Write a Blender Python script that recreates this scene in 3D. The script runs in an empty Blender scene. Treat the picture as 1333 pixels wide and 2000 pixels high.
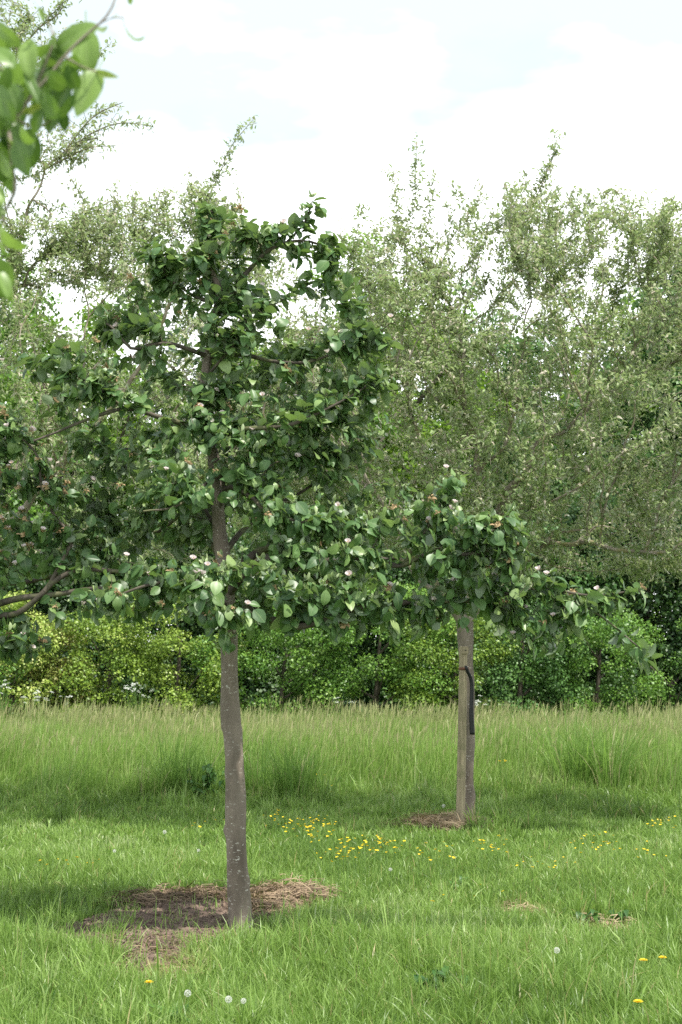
import bpy, math, random
import numpy as np
from mathutils import Vector
rng = np.random.default_rng(7)
random.seed(7)

# ------------------------------------------------------------------ camera, sky, sun, exposure
S = bpy.context.scene
COL = S.collection
F_PX, W_PX, H_PX, HORIZON, CAM_H = 3000.0, 1333.0, 2000.0, 1250.0, 1.6
PITCH = math.atan((HORIZON - H_PX / 2) / F_PX)
cam_data = bpy.data.cameras.new('camera')
cam = bpy.data.objects.new('camera', cam_data)
COL.objects.link(cam)
S.camera = cam
cam.location = (0, 0, CAM_H)
cam.rotation_euler = (math.pi / 2 + PITCH, 0, 0)
cam_data.sensor_fit = 'VERTICAL'
cam_data.sensor_height = 22.3
cam_data.lens = 22.3 * F_PX / H_PX
cam_data.clip_start = 0.05
cam_data.clip_end = 3000
cam_data.dof.use_dof = True
cam_data.dof.focus_distance = 8.6
cam_data.dof.aperture_fstop = 5.0

SUN = Vector((0.44, -0.27, 1.0)).normalized()
sun_data = bpy.data.lights.new('sun', 'SUN')
sun_data.energy = 3.7
sun_data.angle = math.radians(1.0)
sun_data.color = (1.0, 0.96, 0.88)
sun = bpy.data.objects.new('sun', sun_data)
COL.objects.link(sun)
sun.rotation_euler = SUN.to_track_quat('Z', 'Y').to_euler()

world = bpy.data.worlds.new('World')
S.world = world
world.use_nodes = True
wt = world.node_tree
for n in list(wt.nodes):
    wt.nodes.remove(n)
w_out = wt.nodes.new('ShaderNodeOutputWorld')
w_bg = wt.nodes.new('ShaderNodeBackground')
w_sky = wt.nodes.new('ShaderNodeTexSky')
w_sky.sky_type = 'NISHITA'
w_sky.sun_disc = False
w_sky.sun_elevation = math.asin(SUN.z)
w_sky.sun_rotation = math.atan2(SUN.x, SUN.y)
w_co = wt.nodes.new('ShaderNodeTexCoord')
w_map = wt.nodes.new('ShaderNodeMapping')
w_map.inputs['Scale'].default_value = (1.0, 1.0, 2.4)
w_map.inputs['Location'].default_value = (3.1, 0.4, 0.25)
w_noise = wt.nodes.new('ShaderNodeTexNoise')
w_noise.inputs['Scale'].default_value = 2.6
w_noise.inputs['Detail'].default_value = 7
w_noise.inputs['Roughness'].default_value = 0.55
w_ramp = wt.nodes.new('ShaderNodeValToRGB')
w_ramp.color_ramp.elements[0].position = 0.26
w_ramp.color_ramp.elements[0].color = (0.80, 0.80, 0.80, 1)
w_ramp.color_ramp.elements[1].position = 0.46
w_ramp.color_ramp.elements[1].color = (1, 1, 1, 1)
w_mix = wt.nodes.new('ShaderNodeMixRGB')
w_n2 = wt.nodes.new('ShaderNodeTexNoise')
w_n2.inputs['Scale'].default_value = 3.4
w_n2.inputs['Detail'].default_value = 6
w_sep = wt.nodes.new('ShaderNodeSeparateXYZ')
w_mr = wt.nodes.new('ShaderNodeMapRange')
w_mr.inputs[1].default_value = 0.16
w_mr.inputs[2].default_value = 0.36
w_mr.inputs[3].default_value = -0.22
w_mr.inputs[4].default_value = 0.16
w_add = wt.nodes.new('ShaderNodeMath')
w_add.operation = 'ADD'
w_r2 = wt.nodes.new('ShaderNodeValToRGB')
w_r2.color_ramp.elements[0].position = 0.38
w_r2.color_ramp.elements[0].color = (12.0, 12.3, 12.4, 1)
w_r2.color_ramp.elements[1].position = 0.62
w_r2.color_ramp.elements[1].color = (4.85, 5.55, 5.95, 1)
wt.links.new(w_co.outputs['Generated'], w_sep.inputs[0])
wt.links.new(w_sep.outputs[2], w_mr.inputs[0])
wt.links.new(w_map.outputs[0], w_n2.inputs['Vector'])
wt.links.new(w_n2.outputs[0], w_add.inputs[0])
wt.links.new(w_mr.outputs[0], w_add.inputs[1])
wt.links.new(w_add.outputs[0], w_r2.inputs[0])
wt.links.new(w_r2.outputs[0], w_mix.inputs[2])
wt.links.new(w_co.outputs['Generated'], w_map.inputs[0])
wt.links.new(w_map.outputs[0], w_noise.inputs['Vector'])
wt.links.new(w_noise.outputs[0], w_ramp.inputs[0])
wt.links.new(w_ramp.outputs[0], w_mix.inputs[0])
wt.links.new(w_sky.outputs[0], w_mix.inputs[1])
wt.links.new(w_mix.outputs[0], w_bg.inputs[0])
w_bg.inputs[1].default_value = 0.105
wt.links.new(w_bg.outputs[0], w_out.inputs[0])

S.view_settings.view_transform = 'Standard'
S.view_settings.look = 'None'
S.view_settings.exposure = 0.9
S.view_settings.gamma = 1.0
S.render.engine = 'CYCLES'
S.cycles.max_bounces = 9
S.cycles.diffuse_bounces = 6
S.cycles.glossy_bounces = 2
S.cycles.transmission_bounces = 5
S.cycles.transparent_max_bounces = 4
S.cycles.use_denoising = False

# ------------------------------------------------------------------ measuring helpers
cp, sp = math.cos(PITCH), math.sin(PITCH)
def ray(u, v):
    x = (u - W_PX / 2) / F_PX
    y = (H_PX / 2 - v) / F_PX
    return np.array([x, cp - y * sp, sp + y * cp])
def at(u, v, D):
    d = ray(u, v)
    return np.array([0, 0, CAM_H]) + d * (D / d[1])
def ground(u, v, h=0.0):
    d = ray(u, v)
    return np.array([0, 0, CAM_H]) + d * ((h - CAM_H) / d[2])
def project(p):
    q = np.asarray(p) - np.array([0, 0, CAM_H])
    f = q[..., 1] * cp + q[..., 2] * sp
    up = -q[..., 1] * sp + q[..., 2] * cp
    return W_PX / 2 + F_PX * q[..., 0] / f, H_PX / 2 - F_PX * up / f
def unit(a):
    return a / np.maximum(np.linalg.norm(a, axis=-1, keepdims=True), 1e-9)
def wob(x, y, s=1.0, k=0.0):
    return (np.sin(x * 1.7 * s + 1.3 + k) * np.cos(y * 1.3 * s + .7 + k * 2) + np.sin(x * 3.1 * s + y * 2.3 * s + k) * .6
            + np.sin(x * 5.3 * s - y * 4.1 * s + 2 + k) * .4 + np.sin(-x * 9.1 * s + y * 7.7 * s + k) * .25) / 2.25

# ------------------------------------------------------------------ mesh helpers
def mesh_np(name, V, F, mats, attrs=None, smooth=False, mat_idx=None):
    V = np.asarray(V, dtype=np.float32)
    F = np.asarray(F, dtype=np.int32)
    me = bpy.data.meshes.new(name)
    me.vertices.add(len(V))
    me.vertices.foreach_set('co', V.ravel())
    nf, k = F.shape
    me.loops.add(nf * k)
    me.loops.foreach_set('vertex_index', F.ravel())
    me.polygons.add(nf)
    me.polygons.foreach_set('loop_start', np.arange(nf, dtype=np.int32) * k)
    if smooth:
        me.polygons.foreach_set('use_smooth', np.ones(nf, dtype=bool))
    if not isinstance(mats, (list, tuple)):
        mats = [mats]
    for m in mats:
        me.materials.append(m)
    if mat_idx is not None:
        me.polygons.foreach_set('material_index', np.asarray(mat_idx, dtype=np.int32))
    for a, val in (attrs or {}).items():
        at_ = me.attributes.new(a, 'FLOAT', 'POINT')
        at_.data.foreach_set('value', np.asarray(val, dtype=np.float32))
    me.update(calc_edges=True)
    me.validate()
    return me
def link(name, me, parent=None, loc=None):
    o = bpy.data.objects.new(name, me)
    COL.objects.link(o)
    if loc is not None:
        o.location = loc
    if parent is not None:
        o.parent = parent
    return o
def tag(o, label=None, cat=None, group=None, kind=None):
    if label: o['label'] = label
    if cat: o['category'] = cat
    if group: o['group'] = group
    if kind: o['kind'] = kind
    return o
def empty(name, loc, label, cat, group=None):
    o = bpy.data.objects.new(name, None)
    COL.objects.link(o)
    o.empty_display_size = 0.1
    o.location = loc
    return tag(o, label, cat, group)

LEAFST = {}
def scatter(tV, tF, pos, Y, N, scale, tint, extra=None):
    """copies template vertices onto every position; Y = length direction, N = surface normal"""
    Y = unit(Y)
    Z = unit(N - (N * Y).sum(1, keepdims=True) * Y)
    X = np.cross(Y, Z)
    n, m = len(pos), len(tV)
    sc = np.asarray(scale)
    if sc.ndim == 1:
        sc = np.repeat(sc[:, None], 3, 1)
    L = tV[None, :, :] * sc[:, None, :]
    V = pos[:, None, :] + L[:, :, 0:1] * X[:, None] + L[:, :, 1:2] * Y[:, None] + L[:, :, 2:3] * Z[:, None]
    Fc = tF[None] + (np.arange(n) * m)[:, None, None]
    T = np.repeat(np.asarray(tint), m)
    out = [V.reshape(-1, 3), Fc.reshape(-1, tF.shape[1]), {'tint': T}]
    for k, val in (extra or {}).items():
        out[2][k] = np.repeat(np.asarray(val), m)
    if id(tV) in LEAFST:
        out[2]['across'] = np.tile(LEAFST[id(tV)][1], n)
        out[2]['along'] = np.tile(LEAFST[id(tV)][2], n)
    return out
def merge(parts):
    V, F, A, off = [], [], {}, 0
    for v, f, a in parts:
        V.append(v); F.append(f + off); off += len(v)
        for k, x in a.items():
            A.setdefault(k, []).append(x)
    return np.concatenate(V), np.concatenate(F), {k: np.concatenate(x) for k, x in A.items()}

def leaf_template(width, stations, halfs, cols=2, curl=0.3, fold=0.1, stalk=0.15, twist=0.0, wave=0.0):
    """grid leaf: length 1 along +Y, normal +Z"""
    st = [-stalk] + list(stations)
    hw = [0.012] + [h * width for h in halfs]
    V = []
    for t, h in zip(st, hw):
        tt = max(t, 0)
        # bend along an arc
        ang = curl * tt
        y = t if curl < 1e-4 or t < 0 else math.sin(ang) / max(curl, 1e-4)
        z = 0 if curl < 1e-4 or t < 0 else -(1 - math.cos(ang)) / max(curl, 1e-4)
        for c in range(-cols, cols + 1):
            s = c / cols
            x = s * h
            zz = z + fold * abs(s) * h * 2 - fold * .8 * (s * s) * h * 2 * .5 + wave * h * math.sin(t * 9 + c * 1.3)
            V.append((x * math.cos(twist * tt) , y, zz + x * math.sin(twist * tt)))
    k = 2 * cols + 1
    Fc = []
    for i in range(len(st) - 1):
        for j in range(k - 1):
            a = i * k + j
            Fc.append((a, a + 1, a + k + 1, a + k))
    V = np.array(V)
    LEAFST[id(V)] = (V, np.tile(np.abs(np.arange(-cols, cols + 1)) / cols, len(st)), np.repeat(np.array(st), k))
    return V, np.array(Fc)

# ------------------------------------------------------------------ materials
def new_mat(name):
    m = bpy.data.materials.new(name)
    m.use_nodes = True
    nt = m.node_tree
    b = nt.nodes['Principled BSDF']
    return m, nt, b
def ramp(nt, fac, stops):
    r = nt.nodes.new('ShaderNodeValToRGB')
    el = r.color_ramp.elements
    while len(el) < len(stops):
        el.new(0.5)
    for e, (p, c) in zip(el, stops):
        e.position = p
        e.color = (*c, 1)
    nt.links.new(fac, r.inputs[0])
    return r.outputs[0]
def mixc(nt, fac, a, b, mode='MIX'):
    m = nt.nodes.new('ShaderNodeMixRGB')
    m.blend_type = mode
    for i, x in ((0, fac), (1, a), (2, b)):
        if isinstance(x, bpy.types.NodeSocket):
            nt.links.new(x, m.inputs[i])
        elif i == 0:
            m.inputs[0].default_value = x
        else:
            m.inputs[i].default_value = (*x, 1)
    return m.outputs[0]
def attr(nt, name):
    a = nt.nodes.new('ShaderNodeAttribute')
    a.attribute_name = name
    return a.outputs['Fac']
def noise(nt, scale, detail=4, rough=.5, vec=None):
    n = nt.nodes.new('ShaderNodeTexNoise')
    n.inputs['Scale'].default_value = scale
    n.inputs['Detail'].default_value = detail
    n.inputs['Roughness'].default_value = rough
    if vec is None:
        tc = nt.nodes.new('ShaderNodeTexCoord')
        vec = tc.outputs['Object']
    nt.links.new(vec, n.inputs['Vector'])
    return n.outputs[0]

def leaf_mat(name, stops, under, trans, rough=.45, spec=.5, tfac=.25, veins=0.0):
    m, nt, b = new_mat(name)
    top = ramp(nt, attr(nt, 'tint'), stops)
    nz = noise(nt, 60, 2)
    top = mixc(nt, .25, top, ramp(nt, nz, [(.3, (.3, .3, .3)), (.7, (.75, .75, .75))]), 'OVERLAY')
    if veins:
        ac, al = attr(nt, 'across'), attr(nt, 'along')
        def math_(op, a, b=None):
            n = nt.nodes.new('ShaderNodeMath'); n.operation = op
            for i, x in enumerate((a, b)):
                if x is None: continue
                if isinstance(x, bpy.types.NodeSocket): nt.links.new(x, n.inputs[i])
                else: n.inputs[i].default_value = x
            return n.outputs[0]
        side = math_('FRACT', math_('MULTIPLY', math_('SUBTRACT', al, math_('MULTIPLY', ac, .22)), 7.5))
        line = ramp(nt, side, [(.0, (1, 1, 1)), (.12, (0, 0, 0)), (.9, (0, 0, 0)), (1, (1, 1, 1))])
        mid = ramp(nt, ac, [(.03, (1, 1, 1)), (.12, (0, 0, 0))])
        vn = mixc(nt, 1, mixc(nt, 1, line, (.5, .5, .5), 'MULTIPLY'), mid, 'LIGHTEN')
        top = mixc(nt, mixc(nt, 1, vn, (veins,) * 3, 'MULTIPLY'), top, (.30, .38, .16))
    geo = nt.nodes.new('ShaderNodeNewGeometry')
    col = mixc(nt, geo.outputs['Backfacing'], top, under)
    nt.links.new(col, b.inputs['Base Color'])
    b.inputs['Roughness'].default_value = rough
    b.inputs['Specular IOR Level'].default_value = spec
    tr = nt.nodes.new('ShaderNodeBsdfTranslucent')
    tc = mixc(nt, .5, top, trans)
    nt.links.new(tc, tr.inputs[0])
    mx = nt.nodes.new('ShaderNodeMixShader')
    mx.inputs[0].default_value = tfac
    nt.links.new(b.outputs[0], mx.inputs[1])
    nt.links.new(tr.outputs[0], mx.inputs[2])
    nt.links.new(mx.outputs[0], nt.nodes['Material Output'].inputs[0])
    return m

M = {}
M['quince_leaf'] = leaf_mat('quince_leaf', [(0, (.038, .092, .036)), (.4, (.095, .19, .060)), (.75, (.18, .29, .09)), (.92, (.28, .38, .14)), (1, (.40, .46, .27))],
                            (.20, .26, .16), (.26, .40, .05), rough=.42, spec=.55, tfac=.3, veins=.35)
M['apple_leaf'] = leaf_mat('apple_leaf', [(0, (.13, .20, .06)), (.5, (.25, .335, .125)), (.8, (.37, .44, .23)), (.93, (.52, .49, .37)), (1, (.58, .48, .42))],
                           (.50, .52, .42), (.40, .50, .16), rough=.5, spec=.4, tfac=.42)
M['pear_leaf'] = leaf_mat('pear_leaf', [(0, (.04, .10, .025)), (.35, (.16, .27, .06)), (.8, (.28, .40, .10)), (1, (.42, .46, .10))],
                          (.20, .28, .10), (.24, .40, .03), rough=.38, spec=.5, tfac=.38, veins=.35)
def bark_mat(name, a, b_, lichen, moss=None, spots=0.5, scale=18):
    m, nt, b = new_mat(name)
    tc = nt.nodes.new('ShaderNodeTexCoord')
    mp = nt.nodes.new('ShaderNodeMapping')
    mp.inputs['Scale'].default_value = (1, 1, .35)
    nt.links.new(tc.outputs['Object'], mp.inputs[0])
    c = ramp(nt, noise(nt, scale, 6, .6, mp.outputs[0]), [(.3, a), (.68, b_)])
    if moss:
        c = mixc(nt, ramp(nt, noise(nt, 7, 4, .6), [(.5, (0, 0, 0)), (.62, (.8, .8, .8))]), c, moss)
    mp2 = nt.nodes.new('ShaderNodeMapping')
    mp2.inputs['Scale'].default_value = (.8, .8, 2.0)
    nt.links.new(tc.outputs['Object'], mp2.inputs[0])
    vo = nt.nodes.new('ShaderNodeTexVoronoi')
    vo.inputs['Scale'].default_value = 38
    dn = nt.nodes.new('ShaderNodeTexNoise'); dn.inputs['Scale'].default_value = 70
    nt.links.new(mp2.outputs[0], dn.inputs['Vector'])
    nt.links.new(mixc(nt, .035, mp2.outputs[0], dn.outputs['Color']), vo.inputs['Vector'])
    spot = ramp(nt, vo.outputs['Distance'], [(.15, (1, 1, 1)), (.26, (0, 0, 0))])
    gate = ramp(nt, noise(nt, 11, 5, .75), [(.42, (0, 0, 0)), (.54, (spots, spots, spots))])
    sg = mixc(nt, 1, spot, gate, 'MULTIPLY')
    c = mixc(nt, sg, c, lichen)
    nt.links.new(c, b.inputs['Base Color'])
    b.inputs['Roughness'].default_value = .75
    b.inputs['Specular IOR Level'].default_value = .25
    bp = nt.nodes.new('ShaderNodeBump')
    bp.inputs['Strength'].default_value = .5
    bp.inputs['Distance'].default_value = .006
    nt.links.new(noise(nt, 55, 6, .65, mp.outputs[0]), bp.inputs['Height'])
    nt.links.new(bp.outputs[0], b.inputs['Normal'])
    return m
M['quince_bark'] = bark_mat('quince_bark', (.105, .084, .066), (.25, .205, .165), (.54, .51, .46), spots=1.0, scale=9)
M['quince_limb'] = bark_mat('quince_limb', (.045, .038, .030), (.12, .10, .075), (.25, .25, .17), moss=(.13, .14, .06), spots=.4)
M['apple_bark'] = bark_mat('apple_bark', (.17, .14, .115), (.34, .29, .235), (.42, .42, .36), moss=(.24, .22, .09), spots=.6)
M['hedge_bark'] = bark_mat('hedge_bark', (.05, .042, .032), (.11, .09, .07), (.2, .2, .15), spots=.1)

def grass_mat(name, stops, dry, tfac=.35, rough=.5):
    m, nt, b = new_mat(name)
    c = ramp(nt, attr(nt, 'tint'), stops)
    c = mixc(nt, attr(nt, 'dry'), c, dry)
    nt.links.new(c, b.inputs['Base Color'])
    b.inputs['Roughness'].default_value = rough
    b.inputs['Specular IOR Level'].default_value = .5
    tr = nt.nodes.new('ShaderNodeBsdfTranslucent')
    nt.links.new(mixc(nt, .35, c, (.25, .42, .05)), tr.inputs[0])
    mx = nt.nodes.new('ShaderNodeMixShader')
    mx.inputs[0].default_value = tfac
    nt.links.new(b.outputs[0], mx.inputs[1])
    nt.links.new(tr.outputs[0], mx.inputs[2])
    nt.links.new(mx.outputs[0], nt.nodes['Material Output'].inputs[0])
    return m
M['lawn'] = grass_mat('lawn', [(0, (.095, .17, .035)), (.45, (.22, .355, .072)), (.8, (.33, .47, .13)), (1, (.42, .50, .24))], (.50, .40, .20), tfac=.4, rough=.4)
M['tall'] = grass_mat('tall', [(0, (.14, .26, .055)), (.5, (.29, .44, .10)), (.85, (.35, .48, .14)), (1, (.44, .50, .22))], (.50, .44, .25), tfac=.5)
M['straw'] = grass_mat('straw', [(0, (.08, .05, .035)), (.5, (.23, .155, .10)), (1, (.42, .32, .20))], (.42, .30, .16), tfac=.12, rough=.8)

def flat_mat(name, col, rough=.6, spec=.3, tfac=0, nz=None):
    m, nt, b = new_mat(name)
    if nz:
        c = ramp(nt, noise(nt, nz, 4, .6), [(.3, tuple(x * .7 for x in col)), (.7, tuple(min(1, x * 1.2) for x in col))])
        nt.links.new(c, b.inputs['Base Color'])
    else:
        b.inputs['Base Color'].default_value = (*col, 1)
    b.inputs['Roughness'].default_value = rough
    b.inputs['Specular IOR Level'].default_value = spec
    if tfac:
        tr = nt.nodes.new('ShaderNodeBsdfTranslucent')
        tr.inputs[0].default_value = (*col, 1)
        mx = nt.nodes.new('ShaderNodeMixShader')
        mx.inputs[0].default_value = tfac
        nt.links.new(b.outputs[0], mx.inputs[1])
        nt.links.new(tr.outputs[0], mx.inputs[2])
        nt.links.new(mx.outputs[0], nt.nodes['Material Output'].inputs[0])
    return m
M['petal'] = flat_mat('petal', (.80, .70, .70), .6, .2, .35)
M['wither'] = flat_mat('wither', (.42, .30, .17), .8, .1, .15, nz=200)
M['stamen'] = flat_mat('stamen', (.55, .45, .12))
M['yellow'] = flat_mat('yellow', (.85, .62, .02), .4, .4, .2)
M['fluff'] = flat_mat('fluff', (.78, .78, .74), .9, .1, .4)
M['white'] = flat_mat('white', (.78, .80, .74), .8, .1, .3)
M['stem'] = flat_mat('stem', (.12, .22, .05), .5)
M['weed'] = leaf_mat('weed', [(0, (.03, .09, .02)), (1, (.09, .2, .04))], (.1, .2, .06), (.15, .3, .03))
M['rubber'] = flat_mat('rubber', (.012, .012, .014), .45, .4)

def soil_mat():
    m, nt, b = new_mat('soil')
    c = ramp(nt, noise(nt, 22, 8, .7), [(.32, (.075, .054, .044)), (.5, (.20, .145, .115)), (.72, (.37, .27, .21))])
    nt.links.new(c, b.inputs['Base Color'])
    b.inputs['Roughness'].default_value = .95
    b.inputs['Specular IOR Level'].default_value = .1
    bp = nt.nodes.new('ShaderNodeBump')
    bp.inputs['Strength'].default_value = .9
    bp.inputs['Distance'].default_value = .02
    nt.links.new(noise(nt, 60, 6, .7), bp.inputs['Height'])
    nt.links.new(bp.outputs[0], b.inputs['Normal'])
    return m
M['soil'] = soil_mat()
def turf_mat():
    m, nt, b = new_mat('turf')
    c = ramp(nt, noise(nt, 9, 8, .7), [(.3, (.03, .05, .014)), (.55, (.07, .12, .03)), (.8, (.13, .14, .05))])
    nt.links.new(c, b.inputs['Base Color'])
    b.inputs['Roughness'].default_value = .95
    b.inputs['Specular IOR Level'].default_value = .1
    return m
M['turf'] = turf_mat()
def wood_mat():
    m, nt, b = new_mat('stake_wood')
    tc = nt.nodes.new('ShaderNodeTexCoord')
    mp = nt.nodes.new('ShaderNodeMapping')
    mp.inputs['Scale'].default_value = (1, 1, .06)
    nt.links.new(tc.outputs['Object'], mp.inputs[0])
    c = ramp(nt, noise(nt, 60, 6, .6, mp.outputs[0]), [(.3, (.20, .155, .10)), (.7, (.42, .35, .23))])
    c = mixc(nt, ramp(nt, noise(nt, 5, 4, .6), [(.48, (0, 0, 0)), (.6, (.6, .6, .6))]), c, (.16, .15, .075))
    nt.links.new(c, b.inputs['Base Color'])
    b.inputs['Roughness'].default_value = .85
    bp = nt.nodes.new('ShaderNodeBump')
    bp.inputs['Strength'].default_value = .4
    bp.inputs['Distance'].default_value = .003
    nt.links.new(noise(nt, 120, 4, .6, mp.outputs[0]), bp.inputs['Height'])
    nt.links.new(bp.outputs[0], b.inputs['Normal'])
    return m
M['stake'] = wood_mat()

# ------------------------------------------------------------------ setting: ground
def grid_mesh(name, xs, ys, zf, mat):
    X, Y = np.meshgrid(xs, ys)
    V = np.stack([X.ravel(), Y.ravel(), zf(X, Y).ravel()], 1)
    nx, ny = len(xs), len(ys)
    i = np.arange(nx - 1)[None, :] + (np.arange(ny - 1) * nx)[:, None]
    Fc = np.stack([i, i + 1, i + nx + 1, i + nx], -1).reshape(-1, 4)
    return mesh_np(name, V, Fc, mat, smooth=True)
outer = np.array([-900, -300, -100, -40])
xs = np.concatenate([outer, np.linspace(-15, 15, 31), -outer[::-1]])
ys = np.concatenate([[-300, -60, -10], np.linspace(0, 45, 46), [80, 200, 1500]])
tag(link('meadow_ground', grid_mesh('meadow_ground', xs, ys, lambda x, y: x * 0, M['turf'])), kind='structure')

# bare soil round the first trunk
SOIL_PX = [(70, 1842), (150, 1805), (230, 1778), (300, 1758), (380, 1752), (450, 1748), (530, 1744), (600, 1748), (618, 1766),
           (580, 1790), (540, 1812), (500, 1832), (440, 1856), (400, 1872), (340, 1885), (300, 1925), (262, 1940), (228, 1915), (205, 1872), (130, 1862)]
SOIL = np.array([ground(u, v)[:2] for u, v in SOIL_PX])
STRAW_PX = [(800, 1618), (830, 1606), (890, 1604), (915, 1612), (905, 1626), (850, 1634), (815, 1630)]
STRAW = np.array([ground(u, v)[:2] for u, v in STRAW_PX])
def inside(poly, x, y):
    x = np.asarray(x); y = np.asarray(y)
    c = np.zeros(x.shape, bool)
    n = len(poly)
    for i in range(n):
        x0, y0 = poly[i]; x1, y1 = poly[(i + 1) % n]
        if abs(y1 - y0) < 1e-9:
            continue
        hit = ((y0 > y) != (y1 > y)) & (x < (x1 - x0) * (y - y0) / (y1 - y0) + x0)
        c ^= hit
    return c
def edge_dist(poly, x, y):
    x = np.asarray(x, float); y = np.asarray(y, float)
    d = np.full(x.shape, 1e9)
    n = len(poly)
    for i in range(n):
        a = np.array(poly[i], float); b = np.array(poly[(i + 1) % n], float)
        ab = b - a
        t = np.clip(((x - a[0]) * ab[0] + (y - a[1]) * ab[1]) / (ab @ ab), 0, 1)
        d = np.minimum(d, np.hypot(x - a[0] - t * ab[0], y - a[1] - t * ab[1]))
    return d
def signed(poly, x, y):
    d = edge_dist(poly, x, y)
    return np.where(inside(poly, x, y), d, -d)
def soil_z(x, y):
    s = signed(SOIL, x, y)
    bump = .5 + .5 * wob(x, y, 6) + .45 * wob(x, y, 19, 2) + .4 * wob(x, y, 41, 5) + .35 * wob(y, x, 83, 1)
    return np.where(s > -.03, .006 + np.clip(s + .03, 0, .08) * .25 + .022 * bump * np.clip(s * 8, 0, 1), -.02)
gx = np.linspace(SOIL[:, 0].min() - .1, SOIL[:, 0].max() + .1, 300)
gy = np.linspace(SOIL[:, 1].min() - .1, SOIL[:, 1].max() + .1, 300)
tag(link('bare_soil', grid_mesh('bare_soil', gx, gy, soil_z, M['soil'])), kind='structure')

# ------------------------------------------------------------------ grass
def blades(x, y, h, w, lean, lean_dir, tint, dry, seg=4, head=None, z0=0.0):
    """curved tapering blades, one strip each"""
    n = len(x)
    ts = np.linspace(0, 1, seg)
    face = rng.uniform(0, 2 * np.pi, n)
    fx, fy = np.cos(face), np.sin(face)
    dx, dy = np.cos(lean_dir), np.sin(lean_dir)
    rows = []
    for i, t in enumerate(ts):
        off = lean * t ** 2
        cz = h * (t - .35 * (lean / np.maximum(h, .01)) * t ** 2) + z0
        cx, cy = x + dx * off, y + dy * off
        if i < seg - 1:
            ww = w * (1 - .25 * t) * (.6 + .8 * min(t * 3, .5)) * .5
            rows.append(np.stack([cx - fx * ww, cy - fy * ww, cz], 1))
            rows.append(np.stack([cx + fx * ww, cy + fy * ww, cz], 1))
        else:
            rows.append(np.stack([cx, cy, cz], 1))
    V = np.stack(rows, 1)
    m = V.shape[1]
    T = []
    for i in range(seg - 2):
        a = 2 * i
        T += [(a, a + 1, a + 3), (a, a + 3, a + 2)]
    a = 2 * (seg - 2)
    T.append((a, a + 1, a + 2))
    T = np.array(T)
    Fc = T[None] + (np.arange(n) * m)[:, None, None]
    tt = np.array([ts[i // 2] for i in range(m - 1)] + [1.0])
    A = {'tint': np.repeat(tint, m), 'dry': (np.repeat(dry, m))}
    return V.reshape(-1, 3), Fc.reshape(-1, 3), A
def sample_strip(n, d0, d1, margin=.8):
    """uniform points over the ground the camera looks at between two distances, with a margin"""
    y = np.sqrt(rng.uniform(d0 ** 2, d1 ** 2, n * 2))
    half = (W_PX / 2) / F_PX * y + margin
    x = rng.uniform(-1, 1, n * 2) * ((W_PX / 2) / F_PX * d1 + margin)
    k = np.abs(x) < half
    return x[k][:n], y[k][:n]
def tall_edge(x):
    return 15.35 + .5 * wob(x, x * .3, .9) + .25 * np.sin(x * 5.0)

def lawn(n, d0, d1, h0, w0, name, label_kind='stuff'):
    x, y = sample_strip(n, d0, d1)
    # tufts: pull part of the blades towards tuft centres
    m = len(x)
    nt_ = m // (24 if d0 < 8 else 14)
    ci = rng.integers(0, nt_, m)
    cx, cy = x[:nt_], y[:nt_]
    pull = rng.random(m) < .78
    r = np.abs(rng.normal(0, .034, m)); a = rng.uniform(0, 6.283, m)
    x = np.where(pull, cx[ci] + r * np.cos(a), x)
    y = np.where(pull, cy[ci] + r * np.sin(a), y)
    s = signed(SOIL, x, y)
    s2 = signed(STRAW, x, y)
    keep = (s < rng.uniform(-.01, .05, m) + .11 * np.clip(wob(x, y, 7, 4), 0, 1)) & (s2 < 0.02) | (rng.random(m) < .07 + .45 * np.clip(wob(x, y, 4, 6), 0, 1) * (y < 8.6)) | ((rng.random(m) < .5) & (x < -1.15))
    keep &= y < tall_edge(x) + .4
    x, y, pull, ci = x[keep], y[keep], pull[keep], ci[keep]
    m = len(x)
    big = .5 + .5 * wob(x, y, 1.1)
    fine = .5 + .5 * wob(x, y, 3.7, 1)
    th = rng.uniform(.4, 1.75, nt_)[ci]; tt_ = rng.normal(0, .13, nt_)[ci]
    h = h0 * (.55 + .5 * big + .35 * fine) * np.where(pull, th, .8) * rng.uniform(.6, 1.2, m)
    near_edge = np.clip(1 - (tall_edge(x) - y) / 1.2, 0, 1)
    h = h * (1 + 1.2 * near_edge)
    lean = h * np.abs(rng.normal(.45, .32, m))
    ld = np.where(pull, a[keep], rng.uniform(0, 6.283, m)) + rng.normal(0, .5, m)
    tint = np.clip(.46 + .34 * wob(x, y, .8, 3) + .30 * (fine - .5) + tt_ + rng.normal(0, .15, m), 0, 1)
    dry = (rng.random(m) < .035) * rng.uniform(.4, 1, m)
    dp = np.zeros(m)
    for (u, v, rr) in ((1010, 1783, .13), (1180, 1812, .16), (1060, 1790, .10), (690, 1790, .08), (330, 1905, .2), (560, 1780, .16)):
        g = ground(u, v)
        dp = np.maximum(dp, np.clip(1.2 - np.hypot(x - g[0], (y - g[1]) * .6) / rr, 0, 1))
    dry = np.maximum(dry, dp * (rng.random(m) < .6))
    h = h * (1 - .5 * dp)
    w = w0 * rng.uniform(.6, 1.4, m) * np.where(rng.random(m) < .12, 1.9, 1)
    longer = rng.random(m) < .02
    h = np.where(longer, h * 1.8, h)
    V, Fc, A = blades(x, y, h, w, lean, ld, tint, dry)
    return V, Fc, A
parts = [lawn(125000, 5.4, 8.2, .105, .0042, 'lawn'), lawn(130000, 8.2, 11.5, .082, .0046, 'lawn'), lawn(140000, 11.5, 16, .070, .0062, 'lawn')]
V, Fc, A = merge(parts)
tag(link('lawn_grass', mesh_np('lawn_grass', V, Fc, M['lawn'], A)), kind='stuff')

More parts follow.
